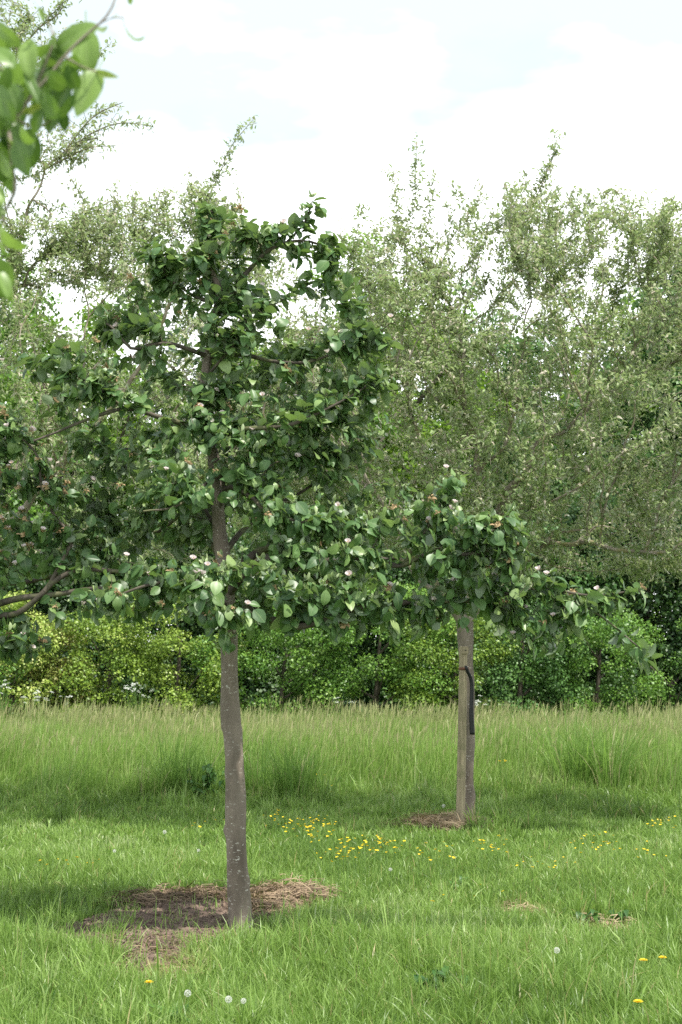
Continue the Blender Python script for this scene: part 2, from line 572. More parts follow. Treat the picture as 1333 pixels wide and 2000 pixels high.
def tall(n):
    x, y = sample_strip(n, 14.8, 22.5, 1.0)
    s = y - tall_edge(x)
    keep = s > rng.uniform(-.12, .25, len(x))
    x, y, s = x[keep], y[keep], s[keep]
    m = len(x)
    g = .5 + .5 * wob(x, y, 1.3, 5)
    ramp_h = np.clip(.35 + s * .55, .35, 1)
    h = (.40 + .26 * g + .10 * wob(x, y, 3.1, 9)) * ramp_h * rng.uniform(.55, 1.25, m)
    lean = h * np.abs(rng.normal(.22, .16, m))
    ld = rng.normal(.3, 1.1, m)
    tint = np.clip(.52 + .32 * wob(x, y, .6, 8) + .15 * wob(x, y, 2.6, 4) + .14 * np.clip(s - 1.5, -1, 2) * .5 + rng.normal(0, .16, m), 0, 1)
    dry = (rng.random(m) < .10) * rng.uniform(.3, 1, m)
    return blades(x, y, h, .009 * rng.uniform(.6, 1.4, m), lean, ld, tint, dry, seg=5)
def seed_heads(n):
    """flowering stalks: thin stem and a slim pale head"""
    x, y = sample_strip(n, 15.6, 22.6, 1.0)
    keep = (y > tall_edge(x) + .3) & (rng.random(len(x)) < np.clip((y - 15.5) / 3.5, .12, 1))
    x, y = x[keep], y[keep]
    m = len(x)
    h = rng.uniform(.58, .95, m) * (.85 + .2 * wob(x, y, .9, 2))
    lean = h * np.abs(rng.normal(.16, .1, m)); ld = rng.normal(.2, .9, m)
    st = blades(x, y, h, np.full(m, .0035), lean, ld, np.full(m, .8), np.full(m, .45), seg=4)
    # the head sits on the last fifth
    tx, ty = x + np.cos(ld) * lean * .72, y + np.sin(ld) * lean * .72
    hz = h * (.82 - .35 * (lean / h) * .72)
    hd = blades(tx, ty, h * .17, rng.uniform(.008, .015, m), lean * .3, ld, np.full(m, .7), rng.uniform(.45, 1.0, m), seg=4)
    hd[0][:] += 0
    hd[0][:, 2] += np.repeat(hz, 7)
    return merge([st, hd])
V, Fc, A = tall(135000)
tag(link('tall_meadow_grass', mesh_np('tall_meadow_grass', V, Fc, M['tall'], A)), kind='stuff')
V, Fc, A = seed_heads(19000)
tag(link('seeding_grass', mesh_np('seeding_grass', V, Fc, M['tall'], A)), kind='stuff')

# tussocks: single clumps that stand out of the rest
TUSSOCKS = [
    (1150, 1525, 15.9, .95, .42, 700, .22, 'wide dark green grass tussock standing in the tall meadow right of the staked tree', 'tall'),
    (350, 1555, 15.3, .72, .34, 420, .12, 'dark blue-green grass tussock in the tall meadow left of the front trunk', 'tall'),
    (560, 1560, 15.3, .66, .40, 480, .12, 'dark grass tussock in the tall meadow just right of the front trunk', 'tall'),
    (270, 1560, 15.1, .50, .25, 240, .55, 'yellowish green grass tussock at the edge of the tall meadow on the left', 'tall'),
    (100, 1610, 13.6, .22, .20, 170, .05, 'low dark grass tuft alone in the mown lawn near the left edge', 'lawn'),
    (1240, 1600, 13.9, .22, .28, 230, .05, 'low dark grass tuft in the lawn by the right edge beside yellow flowers', 'lawn'),
    (965, 1610, 13.0, .24, .26, 220, .6, 'bright green grass tuft at the foot of the staked tree', 'lawn'),
    (190, 1880, 7.6, .22, .10, 120, .5, 'upright blade tuft at the left end of the bare soil', 'lawn'),
    (25, 1850, 8.0, .22, .10, 90, .4, 'narrow upright grass tuft at the left edge by the bare soil', 'lawn'),
    (1180, 1800, 8.9, .20, .20, 170, .35, 'arching grass tuft in the mown lawn on the right', 'lawn'),
    (230, 2020, 6.3, .20, .22, 150, .75, 'pale arching broad-bladed grass clump at the bottom left', 'lawn'),
    (500, 1745, 9.6, .17, .20, 120, .1, 'dark grass tuft just behind the dry grass beside the front trunk', 'lawn'),
]
for (u, v, D, h, r, n, tn, lab, mat) in TUSSOCKS:
    c = at(u, v, D); cx, cy = c[0], c[1]
    a = rng.uniform(0, 6.283, n); rr = r * .28 * np.sqrt(rng.random(n))
    ns = 9; sx = rng.normal(0, r * .55, ns); sy = rng.normal(0, r * .4, ns); sh = rng.uniform(.5, 1.1, ns); wi = rng.integers(0, ns, n)
    hh = h * rng.uniform(.55, 1.15, n) * sh[wi]
    V, Fc, A = blades(sx[wi] + rr * np.cos(a), sy[wi] + rr * np.sin(a), hh, .008 * rng.uniform(.7, 1.6, n) * (1 if D > 12 else .85), hh * np.abs(rng.normal(.30, .22, n)),
                      a + rng.normal(0, .5, n), np.clip(tn + rng.normal(0, .12, n), 0, 1), (rng.random(n) < .06) * .8, seg=5)
    tag(link('grass_tussock', mesh_np('grass_tussock', V, Fc, M[mat], A), loc=(cx, cy, 0)), lab, 'grass tussock', 'grass tussocks')

# dry cut grass
def straw_heap(n, pts, spread, height, name, tint0=.5, ln=(.05, .16)):
    pts = np.array(pts)
    i = rng.integers(0, len(pts), n)
    base = pts[i] + rng.normal(0, 1, (n, 2)) * spread
    L = rng.uniform(*ln, n)
    z = np.abs(rng.normal(0, height, n))
    a = rng.uniform(0, 6.283, n)
    st = 4
    rows = []
    bend = rng.normal(0, .8, n); rise = rng.normal(.1, .3, n)
    w = rng.uniform(.0008, .0026, n)
    for k in range(st):
        t = k / (st - 1)
        ang = a + bend * t
        px = base[:, 0] + np.cos(ang) * L * t; py = base[:, 1] + np.sin(ang) * L * t
        pz = .012 + z + rise * L * t * (1 - t) * 2
        for s in (-1, 1):
            rows.append(np.stack([px - s * np.sin(ang) * w, py + s * np.cos(ang) * w, np.maximum(pz + s * w * .8, .004)], 1))
    V = np.stack(rows, 1); m = V.shape[1]
    T = np.array([(2 * k, 2 * k + 1, 2 * k + 3, 2 * k + 2) for k in range(st - 1)])
    Fc = (T[None] + (np.arange(n) * m)[:, None, None]).reshape(-1, 4)
    tint = np.repeat(np.clip(tint0 + rng.normal(0, .25, n), 0, 1), m)
    return tag(link(name, mesh_np(name, V.reshape(-1, 3), Fc, M['straw'], {'tint': tint, 'dry': np.zeros(len(tint))})), kind='stuff')
def line_pts(px, k=10):
    P_ = [ground(u, v)[:2] for u, v in px]
    out = []
    for a, b in zip(P_[:-1], P_[1:]):
        for t in np.linspace(0, 1, k, endpoint=False):
            out.append(a * (1 - t) + b * t)
    return out
straw_heap(11000, line_pts([(240, 1776), (300, 1768), (370, 1762), (430, 1762), (500, 1764), (540, 1762), (600, 1758)]), (.06, .07), .022, 'dry_grass', .34)
straw_heap(4200, line_pts([(505, 1790), (530, 1770), (560, 1762), (605, 1762)]), (.06, .09), .035, 'dry_grass', .5)
straw_heap(2400, line_pts([(220, 1870), (300, 1860), (390, 1850), (270, 1910), (240, 1900)]), (.12, .12), .006, 'dry_grass', .36)
straw_heap(3200, line_pts([(830, 1620), (860, 1618), (895, 1614)]), (.09, .12), .03, 'dry_grass', .85, (.08, .25))
straw_heap(160, line_pts([(995, 1784), (1030, 1784)]), (.05, .08), .01, 'dry_grass', .8)
straw_heap(260, line_pts([(1150, 1808), (1205, 1816)]), (.05, .08), .012, 'dry_grass', .9)

def crumbs(n):
    x = rng.uniform(SOIL[:, 0].min(), SOIL[:, 0].max(), n * 3); y = rng.uniform(SOIL[:, 1].min(), SOIL[:, 1].max(), n * 3)
    k = signed(SOIL, x, y) > rng.uniform(-.08, .02, n * 3)
    x, y = x[k][:n], y[k][:n]; n = len(x)
    oct_ = np.array([(1, 0, 0), (0, 1, 0), (-1, 0, 0), (0, -1, 0), (0, 0, 1), (0, 0, -1.)])
    tf = np.array([(0, 1, 4), (1, 2, 4), (2, 3, 4), (3, 0, 4), (1, 0, 5), (2, 1, 5), (3, 2, 5), (0, 3, 5)])
    sz = rng.gamma(2, .0022, n)
    V = oct_[None] * sz[:, None, None] * rng.uniform(.5, 1.4, (n, 6, 3)) + np.stack([x, y, soil_z(x, y).clip(0) + sz * .3], 1)[:, None]
    return V.reshape(-1, 3), (tf[None] + (np.arange(n) * 6)[:, None, None]).reshape(-1, 3)
V, Fc = crumbs(5000)
tag(link('soil_crumbs', mesh_np('soil_crumbs', V, Fc, M['soil'])), kind='stuff')

# ------------------------------------------------------------------ tree skeletons
def spline(P_, step):
    P_ = np.asarray(P_, float)
    if len(P_) == 2:
        Q = P_
    else:
        ext = np.vstack([2 * P_[0] - P_[1], P_, 2 * P_[-1] - P_[-2]])
        Q = []
        for i in range(1, len(ext) - 2):
            p0, p1, p2, p3 = ext[i - 1:i + 3]
            for t in np.linspace(0, 1, 8, endpoint=False):
                Q.append(.5 * ((2 * p1) + (-p0 + p2) * t + (2 * p0 - 5 * p1 + 4 * p2 - p3) * t * t + (-p0 + 3 * p1 - 3 * p2 + p3) * t ** 3))
        Q.append(ext[-2])
        Q = np.array(Q)
    d = np.concatenate([[0], np.cumsum(np.linalg.norm(np.diff(Q[:, :3], axis=0), axis=1))])
    n = max(2, int(d[-1] / step) + 1)
    s = np.linspace(0, d[-1], n)
    return np.stack([np.interp(s, d, Q[:, k]) for k in range(Q.shape[1])], 1)

class Skel:
    def __init__(self, step):
        self.step = step
        self.p, self.par, self.r, self.limb, self.pl = [], [], [], [], []
        self.tips = []
    def add(self, p, par, r, limb):
        self.p.append(np.asarray(p, float)); self.par.append(par); self.r.append(r); self.limb.append(limb)
        self.pl.append(0 if par < 0 else self.pl[par] + np.linalg.norm(self.p[-1] - self.p[par]))
        return len(self.p) - 1
    def chain(self, pts, radii, limb, parent=None, wobble=.0):
        """authored limb through 3-D points; radii at both ends"""
        pts = np.asarray(pts, float)
        if parent is None and self.p:
            A_ = np.array(self.p)
            j = int(np.argmin(np.linalg.norm(A_ - pts[0], axis=1)))
            pts = np.vstack([A_[j], pts[1:]])
        else:
            j = -1 if not self.p else parent
        Q = spline(pts, self.step)
        n = len(Q)
        rr = np.interp(np.linspace(0, 1, n), np.linspace(0, 1, len(radii)), radii)
        start = 1 if j >= 0 else 0
        ph = rng.uniform(0, 6, 3)
        for i in range(start, n):
            q = Q[i] + wobble * np.sin(np.array([5, 6.3, 4.4]) * i * self.step * 3 + ph) * min(1, i / 3)
            j = self.add(q, j, rr[i], limb)
        return j
    def grow(self, targets, tip_r, k_path=.35, up=.0, curve=.35, only_after=0, jitter=.12, z_pen=0.0):
        """reach every target from the cheapest place on the tree so far"""
        A_ = np.zeros((len(self.p) + len(targets) * 40, 3)); A_[:len(self.p)] = self.p
        PL = np.zeros(len(A_)); PL[:len(self.p)] = self.pl
        n = len(self.p)
        d0 = np.linalg.norm(targets[:, None, :] - A_[None, only_after:n:4, :], axis=2).min(1)
        for idx in np.argsort(d0):
            t = targets[idx]
            d = np.linalg.norm(A_[only_after:n] - t, axis=1)
            cost = d + k_path * PL[only_after:n] + z_pen * np.maximum(0, A_[only_after:n, 2] - t[2])
            j = int(np.argmin(cost)) + only_after
            D_ = d[j - only_after]
            if D_ < self.step * .6:
                self.tips.append(j)
                continue
            par = self.par[j]
            tang = unit(A_[j] - A_[par]) if par >= 0 else np.array([0, 0, 1.])
            mid = A_[j] * .5 + t * .5 + tang * D_ * curve * .5 + np.array([0, 0, -up * D_])
            mid += rng.normal(0, jitter * D_ * .4, 3)
            m = max(1, int(D_ / self.step))
            m = min(m, 38)
            lm = self.limb[j]
            cur = j
            for i in range(1, m + 1):
                s = i / m
                q = (1 - s) ** 2 * A_[j] + 2 * s * (1 - s) * mid + s * s * t
                q = q + rng.normal(0, jitter * self.step * .35, 3) * (i < m)
                cur = self.add(q, cur, None, lm)
                A_[n] = q; PL[n] = self.pl[cur]; n += 1
            self.tips.append(cur)
        # radii from the tips down
        N = len(self.p)
        acc = np.zeros(N)
        has = np.zeros(N, bool)
        for i in range(N):
            if self.par[i] >= 0: has[self.par[i]] = True
        for i in range(N - 1, -1, -1):
            if not has[i]: acc[i] = (tip_r * .8) ** 2.3
            if self.par[i] >= 0: acc[self.par[i]] += acc[i]
        R = acc ** (1 / 2.3)
        for i in range(N):
            if self.r[i] is None:
                pr = self.r[self.par[i]]
                self.r[i] = min(R[i], pr * .92) if pr > tip_r * 1.3 else max(tip_r * .8, min(R[i], pr))

def tubes(sk, sel, sides_of, skip_first_par=()):
    """one closed surface per limb: follow the thickest child, start a new tube for every side shoot"""
    N = len(sk.p)
    kids = [[] for _ in range(N)]
    for i in range(N):
        if sk.par[i] >= 0: kids[sk.par[i]].append(i)
    sel = set(sel)
    Vs, Fs, off = [], [], 0
    starts = [i for i in sel if sk.par[i] < 0 or sk.par[i] not in sel]
    stack = list(starts)
    while stack:
        s = stack.pop()
        chain = [s]
        while True:
            ks = [k for k in kids[chain[-1]] if k in sel]
            if not ks: break
            ks.sort(key=lambda k: -sk.r[k])
            stack.extend(ks[1:])
            chain.append(ks[0])
        pts = [sk.p[i] for i in chain]; rs = [sk.r[i] for i in chain]
        par = sk.par[s]
        if par >= 0:
            pts = [sk.p[par]] + pts; rs = [min(rs[0] * 1.25, sk.r[par])] + rs
        if len(pts) < 2:
            continue
        pts = np.array(pts); rs = np.array(rs)
        k = sides_of(rs.max())
        thick = rs.max() > .05
        if thick: k = 30
        tg = np.gradient(pts, axis=0); tg = unit(tg)
        ref = np.array([1., 0, 0]) if abs(tg[0][0]) < .8 else np.array([0, 1., 0])
        n1 = unit(np.cross(tg, ref)); n2 = np.cross(tg, n1)
        ang = np.linspace(0, 2 * np.pi, k, endpoint=False)
        ring = pts[:, None] + rs[:, None, None] * (np.cos(ang)[None, :, None] * n1[:, None] + np.sin(ang)[None, :, None] * n2[:, None])
        if thick:
            for _ in range(26):
                ci, ca = rng.integers(0, len(pts)), rng.uniform(0, 6.283)
                da = np.abs((ang[None] - ca + np.pi) % (2 * np.pi) - np.pi)
                dz = np.linalg.norm(pts - pts[ci], axis=1)[:, None]
                g = np.exp(-(da / .28) ** 2 - (dz / rng.uniform(.015, .03)) ** 2) * rng.uniform(.05, .16)
                ring = pts[:, None] + (ring - pts[:, None]) * (1 + g)[:, :, None]
        if k >= 8:
            w_ = 1 + .10 * np.clip(1 - pts[:, 2:3] / .16, 0, 1) * (rs.max() > .05) * np.sin(ang[None] * 5 + 1) + .06 * np.sin(ang[None] * 3 + pts[:, 2:3] * 7) + .05 * np.sin(ang[None] * 2 - pts[:, 2:3] * 13 + 1) + (.012 if thick else .03) * rng.normal(0, 1, (len(pts), k))
            ring = pts[:, None] + (ring - pts[:, None]) * w_[:, :, None]
        m = len(pts)
        Vs.append(ring.reshape(-1, 3))
        i0 = (np.arange(m - 1) * k)[:, None] + np.arange(k)[None]
        i1 = (np.arange(m - 1) * k)[:, None] + (np.arange(k)[None] + 1) % k
        Fs.append(np.stack([i0, i1, i1 + k, i0 + k], -1).reshape(-1, 4) + off)
        off += m * k
    if not Vs:
        return None
    return np.concatenate(Vs), np.concatenate(Fs)

def sides(r):
    return 16 if r > .04 else 8 if r > .014 else 5 if r > .006 else 3

def foliage_at(sk, per_tip, spread, back, rmax=.02):
    """positions along the last bit of twig before every tip, with the twig direction"""
    pos, dr = [], []
    for t in sk.tips:
        i = t; trail = [t]
        L = 0
        while sk.par[i] >= 0 and L < back and sk.r[sk.par[i]] < rmax:
            L += np.linalg.norm(sk.p[i] - sk.p[sk.par[i]]); i = sk.par[i]; trail.append(i)
        k = rng.poisson(per_tip)
        for _ in range(k):
            j = trail[min(len(trail) - 1, int(abs(rng.normal(0, .5)) * len(trail)))]
            a = sk.p[j]; pj = sk.par[j]
            b = sk.p[pj] if pj >= 0 else a
            s = rng.random()
            pos.append(a * (1 - s) + b * s); dr.append(a - b)
    pos = np.array(pos); dr = unit(np.array(dr) + 1e-6)
    return pos, dr

def base_of(sk):
    return sk.p[0].copy()

def finish_tree(name, label, cat, sk, trunk_limb, bark, limb_mat, leaves, leaf_m, group=None, flowers=None, crown_smooth=True):
    b0 = base_of(sk); b0[2] = 0
    root = empty(name, b0, label, cat, group)
    limb = np.array(sk.limb)
    for L in sorted(set(sk.limb)):
        sel = np.nonzero(limb == L)[0]
        r = tubes(sk, sel.tolist(), sides)
        if r is None: continue
        V, Fc = r
        nm = 'trunk' if L == trunk_limb else 'limb'
        link(nm, mesh_np(nm, V - b0, Fc, bark if L == trunk_limb else limb_mat, smooth=True), root)
    V, Fc, A = leaves
    link('crown', mesh_np('crown', V - b0, Fc, leaf_m, A, smooth=crown_smooth), root)
    return root, b0

# leaf shapes
Q_ST, Q_HW = (0, .12, .35, .62, .86, 1.0), (.03, .30, .5, .46, .24, .01)
QUINCE = [leaf_template(.68, Q_ST, Q_HW, 2, c, f, .12, tw, wv) for c, f, tw, wv in ((.5, .18, .2, .04), (1.1, .05, -.3, .06), (.25, .28, .1, .05), (1.5, -.05, .4, .08))]
A_ST, A_HW = (0, .3, .7, 1.0), (.04, .5, .36, .01)
APPLE = [leaf_template(.38, A_ST, A_HW, 1, c, f, .2, tw) for c, f, tw in ((.9, .5, .6), (1.6, .3, -.5), (.4, .7, .2), (2.2, .2, .9))]
def place_leaves(temps, pos, dr, size, droop, outw, centre, tint, up_w=1.0, aspect=(.8, 1.2), face=0.5):
    n = len(pos)
    a = rng.normal(0, 1, (n, 3))
    perp = unit(a - (a * dr).sum(1, keepdims=True) * dr)
    out = unit(pos - centre)
    Y = perp * .9 + dr * rng.uniform(.1, .9, (n, 1)) + out * outw + np.array([0, 0, -1.]) * rng.uniform(droop[0], droop[1], (n, 1))
    Nn = np.array([0, 0, 1.]) * up_w + out * face + rng.normal(0, .45, (n, 3))
    sz = rng.uniform(size[0], size[1], n)
    sc = np.stack([sz * rng.uniform(aspect[0], aspect[1], n), sz, sz * rng.uniform(.6, 1.3, n)], 1)
    which = rng.integers(0, len(temps), n)
    parts = []
    for k, (tV, tF) in enumerate(temps):
        s = which == k
        if s.any():
            parts.append(scatter(tV, tF, pos[s], Y[s], Nn[s], sc[s], tint[s]))
    return merge(parts)

# ------------------------------------------------------------------ the front quince tree
def blobs_to_points(blobs, D0, dens, thick=.75):
    """blobs: u, v, ru, rv, depth offset (m), weight"""
    pts = []
    for (u, v, ru, rv, dd, w) in blobs:
        D = D0 + dd
        c = at(u, v, D)
        rx, rz = ru * D / F_PX, rv * D / F_PX
        ry = thick * .5 * (rx + rz)
        n = max(2, int(dens * w * (rx * rz * ry) ** (2 / 3) * 100))
        q = rng.normal(0, 1, (n, 3)); q = unit(q) * (rng.random((n, 1)) ** (1 / 2.2)) * np.where(rng.random((n, 1)) < .3, rng.uniform(1.0, 1.6, (n, 1)), rng.uniform(.8, 1.12, (n, 1)))
        pts.append(c + q * np.array([rx, ry, rz]))
    return np.concatenate(pts)

D1 = ground(471, 1822)[1]
sk = Skel(.045)
trunk_px = [(471, 1835, .069), (470, 1810, .069), (467, 1740, .062), (463, 1650, .060), (460, 1560, .058), (455, 1430, .054), (452, 1418, .057), (449, 1300, .050), (446, 1200, .047),
            (440, 1120, .044), (430, 1040, .040), (424, 960, .037), (416, 890, .033), (405, 820, .028), (398, 760, .025), (408, 690, .024), (420, 620, .024), (428, 570, .020), (412, 520, .015), (402, 440, .008)]
tp = np.array([at(u, v, D1) for u, v, _ in trunk_px])
sk.chain(tp, [r for *_, r in trunk_px], 0, parent=-1)
# chain radii were spread evenly: redo by height
zs = tp[:, 2]; rs_ = np.array([r for *_, r in trunk_px]); o_ = np.argsort(zs)
for i in range(len(sk.p)):
    sk.r[i] = .95 * float(np.interp(sk.p[i][2], zs[o_], rs_[o_]))
    if sk.p[i][2] < .14: sk.r[i] *= 1 + .22 * (1 - max(sk.p[i][2], 0) / .14) ** 2
LIMBS1 = [
    ([(446, 1170, 0), (480, 1120, -.1), (520, 1090, -.2), (569, 1116, -.3), (615, 1100, -.35), (690, 1090, -.4), (780, 1103, -.4), (831, 1084, -.45), (900, 1084, -.5), (980, 1070, -.5)], .026, .008),
    ([(440, 1140, 0), (500, 1081, .1), (560, 1070, .2), (640, 1080, .25), (719, 1090, .3), (781, 1090, .3)], .028, .010),
    ([(445, 1230, 0), (480, 1190, -.2), (537, 1212, -.35), (600, 1222, -.45), (690, 1190, -.45), (750, 1181, -.4), (831, 1175, -.4), (940, 1170, -.4), (1060, 1150, -.4), (1160, 1165, -.4), (1245, 1150, -.35)], .024, .005),
    ([(1060, 1150, -.4), (1130, 1180, -.4), (1190, 1215, -.4), (1250, 1265, -.45)], .008, .004),
    ([(781, 1103, -.4), (830, 1040, -.4), (860, 985, -.4), (885, 935, -.4)], .011, .005),
    ([(719, 1137, -.4), (781, 1106, -.42), (831, 1084, -.45), (930, 1040, -.5), (990, 1010, -.5)], .010, .005),
    ([(432, 1090, 0), (500, 1010, .25), (590, 960, .4), (660, 900, .5)], .018, .006),
    ([(424, 985, 0), (445, 952, -.1), (490, 968, -.2), (520, 1000, -.3), (590, 1020, -.4)], .016, .006),
    ([(428, 1010, 0), (436, 930, -.12), (400, 948, -.2), (340, 990, -.35), (280, 1000, -.45)], .012, .005),
    ([(415, 870, 0), (470, 840, -.2), (560, 830, -.25), (640, 800, -.2), (720, 750, -.15)], .015, .005),
    ([(405, 850, 0), (370, 830, -.1), (315, 817, -.2), (243, 797, -.3), (171, 821, -.35), (67, 860, -.4)], .017, .006),
    ([(243, 797, -.3), (200, 760, -.35), (140, 730, -.35), (100, 700, -.3)], .010, .004),
    ([(408, 700, 0), (366, 682, -.05), (330, 670, -.1), (290, 673, -.12), (258, 682, -.15), (220, 640, -.15), (190, 625, -.1)], .014, .005),
    ([(408, 700, 0), (480, 692, .0), (533, 706, -.05), (591, 709, -.1), (650, 690, -.1), (740, 650, -.1)], .014, .005),
    ([(420, 620, 0), (450, 580, -.05), (490, 524, -.08), (520, 490, -.1), (560, 475, -.1), (605, 472, -.1), (650, 490, -.1)], .016, .006),
    ([(520, 490, -.1), (500, 465, -.15), (470, 470, -.15)], .010, .005),
    ([(560, 475, -.1), (590, 440, -.1), (605, 408, -.1)], .008, .004),
    ([(425, 583, 0), (389, 583, -.05), (353, 562, -.08), (326, 540, -.1), (300, 480, -.1)], .011, .004),
    ([(410, 740, 0), (425, 711, -.1), (456, 675, -.15), (475, 639, -.15), (500, 590, -.15)], .010, .004),
    ([(446, 1200, 0), (400, 1150, -.25), (350, 1130, -.4), (270, 1150, -.5), (190, 1180, -.5)], .016, .005),
    ([(446, 1215, 0), (440, 1180, -.3), (420, 1150, -.5), (400, 1180, -.7)], .014, .005),
    ([(440, 1120, 0), (380, 1000, .3), (300, 1040, .5), (220, 1020, .6)], .018, .006),
    ([(430, 1040, 0), (350, 920, .2), (280, 880, .3), (220, 880, .35)], .013, .005),
    ([(446, 1190, 0), (520, 1150, .4), (620, 1130, .7), (720, 1100, .8)], .016, .006),
]
for i, (pts, r0, r1) in enumerate(LIMBS1):
    sk.chain([at(u, v, D1 + d) for u, v, d in pts], (r0, r1), i + 1, wobble=.004)
n_auth = len(sk.p)
BL1 = [ # u, v, ru, rv, depth, weight
    (420, 430, 45, 40, -.05, 1.1), (440, 480, 90, 45, -.1, 1.1), (340, 500, 70, 45, -.1, 1.1), (400, 540, 90, 50, 0, 1.2), (545, 450, 55, 22, -.1, 1), (604, 412, 28, 22, -.1, 1.2),
    (620, 490, 60, 35, -.1, 1.1), (650, 545, 28, 45, -.1, 1), (480, 590, 80, 50, -.1, 1.1), (600, 570, 60, 25, -.05, .6), (370, 610, 60, 30, -.1, .8), (240, 620, 65, 35, -.1, 1.1), (200, 650, 50, 30, -.1, .8), (310, 640, 60, 30, -.1, .6),
    (450, 670, 90, 45, -.1, 1.0), (660, 660, 60, 30, -.1, 1), (735, 660, 42, 30, -.1, 1.1), (700, 710, 60, 40, -.1, .9), (740, 760, 25, 40, -.1, .9), (130, 700, 70, 40, -.3, 1.1), (200, 750, 60, 35, -.35, 1.2), (250, 780, 50, 25, -.3, .8), (170, 780, 60, 30, -.35, .6),
    (440, 770, 90, 50, -.1, 1.2), (560, 750, 80, 40, -.1, .7), (590, 800, 100, 50, -.15, 1.1), (370, 820, 70, 40, -.15, 1.1), (470, 850, 90, 45, -.2, 1.1), (660, 850, 60, 55, -.1, 1.1),
    (290, 880, 70, 40, -.2, 1.0), (220, 920, 60, 40, .1, .8), (340, 950, 100, 45, -.3, 1.1), (540, 920, 100, 50, -.1, 1.1), (640, 930, 60, 45, 0, 1.0), (560, 1010, 100, 50, -.3, 1.2), (300, 1010, 90, 45, 0, 1.0), (380, 1040, 60, 40, .2, .8),
    (680, 1020, 70, 45, -.2, 1.1), (620, 1060, 70, 30, 0, .7), (470, 1110, 80, 35, -.4, 1.2), (380, 1130, 80, 40, -.5, 1.3), (410, 1190, 80, 45, -.6, 1.3), (440, 1255, 30, 30, -.5, .9), (270, 1120, 80, 30, -.4, .9), (190, 1170, 60, 35, -.5, 1.0), (300, 1180, 80, 40, -.3, .9),
    (550, 1150, 90, 35, -.45, 1.2), (640, 1150, 90, 40, -.45, 1.3), (590, 1200, 60, 25, -.4, .8), (680, 1215, 60, 30, -.4, 1.1), (760, 1180, 80, 35, -.4, 1.1), (790, 1240, 40, 18, -.4, .8), (850, 1200, 70, 30, -.4, .9),
    (790, 1000, 60, 35, -.4, .8), (880, 950, 32, 35, -.4, 1.2), (810, 950, 40, 20, -.3, .5), (740, 960, 45, 25, 0, .6), (860, 1020, 70, 45, -.45, 1.1), (940, 1030, 60, 45, -.5, 1.2), (1000, 1060, 45, 60, -.5, 1.3), (900, 1090, 90, 45, -.5, 1.1), (970, 1130, 80, 50, -.5, 1.2), (860, 1130, 70, 35, -.4, .8),
    (1000, 1210, 50, 45, -.4, 1.0), (1070, 1150, 50, 40, -.4, 1.0), (1090, 1225, 55, 40, -.4, 1.1), (1140, 1170, 50, 30, -.4, .9), (1190, 1180, 35, 28, -.4, .7), (1255, 1158, 30, 20, -.35, .9), (1255, 1285, 24, 22, -.45, .8), (1220, 1240, 25, 12, -.4, .5), (1045, 1275, 20, 15, -.4, .6),
    (560, 1085, 70, 25, -.3, .8), (660, 1085, 70, 25, -.45, .9), (760, 1075, 50, 22, -.45, .8), (520, 1180, 70, 40, -.2, .8), (600, 1120, 120, 50, .3, .7),
    (560, 660, 60, 30, .2, .5), (500, 720, 80, 40, .3, .6), (330, 740, 80, 40, .2, .5), (150, 850, 80, 40, .2, .5), (180, 1000, 70, 50, .3, .6), (640, 760, 60, 40, .2, .6), (420, 700, 60, 50, .3, .6), (720, 880, 50, 40, .1, .5),
    (840, 1060, 60, 50, -.1, .6), (930, 1150, 80, 60, -.1, .7), (690, 600, 45, 50, 0, .6), (700, 800, 50, 60, 0, .7), (600, 700, 70, 50, .1, .7), (270, 560, 60, 40, 0, .5), (110, 760, 60, 50, 0, .7), (60, 700, 40, 30, -.1, .6), (260, 700, 70, 40, 0, .6), (700, 1000, 60, 60, .2, .6), (1000, 1000, 40, 30, -.3, .6),
    (520, 1060, 60, 40, .5, .8), (250, 1050, 80, 50, .5, .8), (680, 1130, 80, 50, .7, .9), (450, 960, 90, 60, .5, .8), (330, 860, 60, 50, .3, .7), (560, 870, 80, 60, .3, .8),
]
T1 = blobs_to_points(BL1, D1, 12)
sk.grow(T1, .0020, k_path=.15, up=-.02, curve=.35, only_after=int(n_auth * .0) + 28, jitter=.16)
SK1 = sk
def quince_leaves(sk, per_tip, centre):
    pos, dr = foliage_at(sk, per_tip, 0, .20, .0065)
    pos = pos + rng.normal(0, .018, pos.shape)
    t = np.clip(rng.beta(2.0, 2.2, len(pos)) * .82, 0, 1)
    new = rng.random(len(pos)) < .10
    t = np.where(new, rng.uniform(.78, .93, len(pos)), t)
    big = place_leaves(QUINCE, pos, dr, (.038, .100), (-.1, 1.4), .55, centre, t, up_w=.75, face=.75)
    # tiny downy young leaves in tufts at the shoot ends
    tp_ = np.array([sk.p[i] for i in sk.tips])
    pick = rng.random(len(tp_)) < .45
    q = np.repeat(tp_[pick], 7, 0)
    d = np.repeat(unit(np.array([sk.p[i] - sk.p[sk.par[i]] for i in np.array(sk.tips)[pick]])), 7, 0)
    q = q + np.array([0, 0, .012]) + rng.normal(0, .007, q.shape)
    Y = d * .3 + np.array([0, 0, .8]) + rng.normal(0, .5, q.shape)
    n = len(q)
    s = rng.uniform(.018, .048, n)
    sml = scatter(*QUINCE[0], q, Y, rng.normal(0, 1, (n, 3)), np.stack([s * .7, s, s], 1), rng.uniform(.9, 1, n))
    return merge([big, sml])
cen1 = at(450, 950, D1)
root1, b1 = finish_tree('quince_tree', 'front quince tree, its bare straight trunk rising from brown soil, with pale pink blossom', 'tree', sk, 0,
                        M['quince_bark'], M['quince_limb'], quince_leaves(sk, 6.0, cen1), M['quince_leaf'])

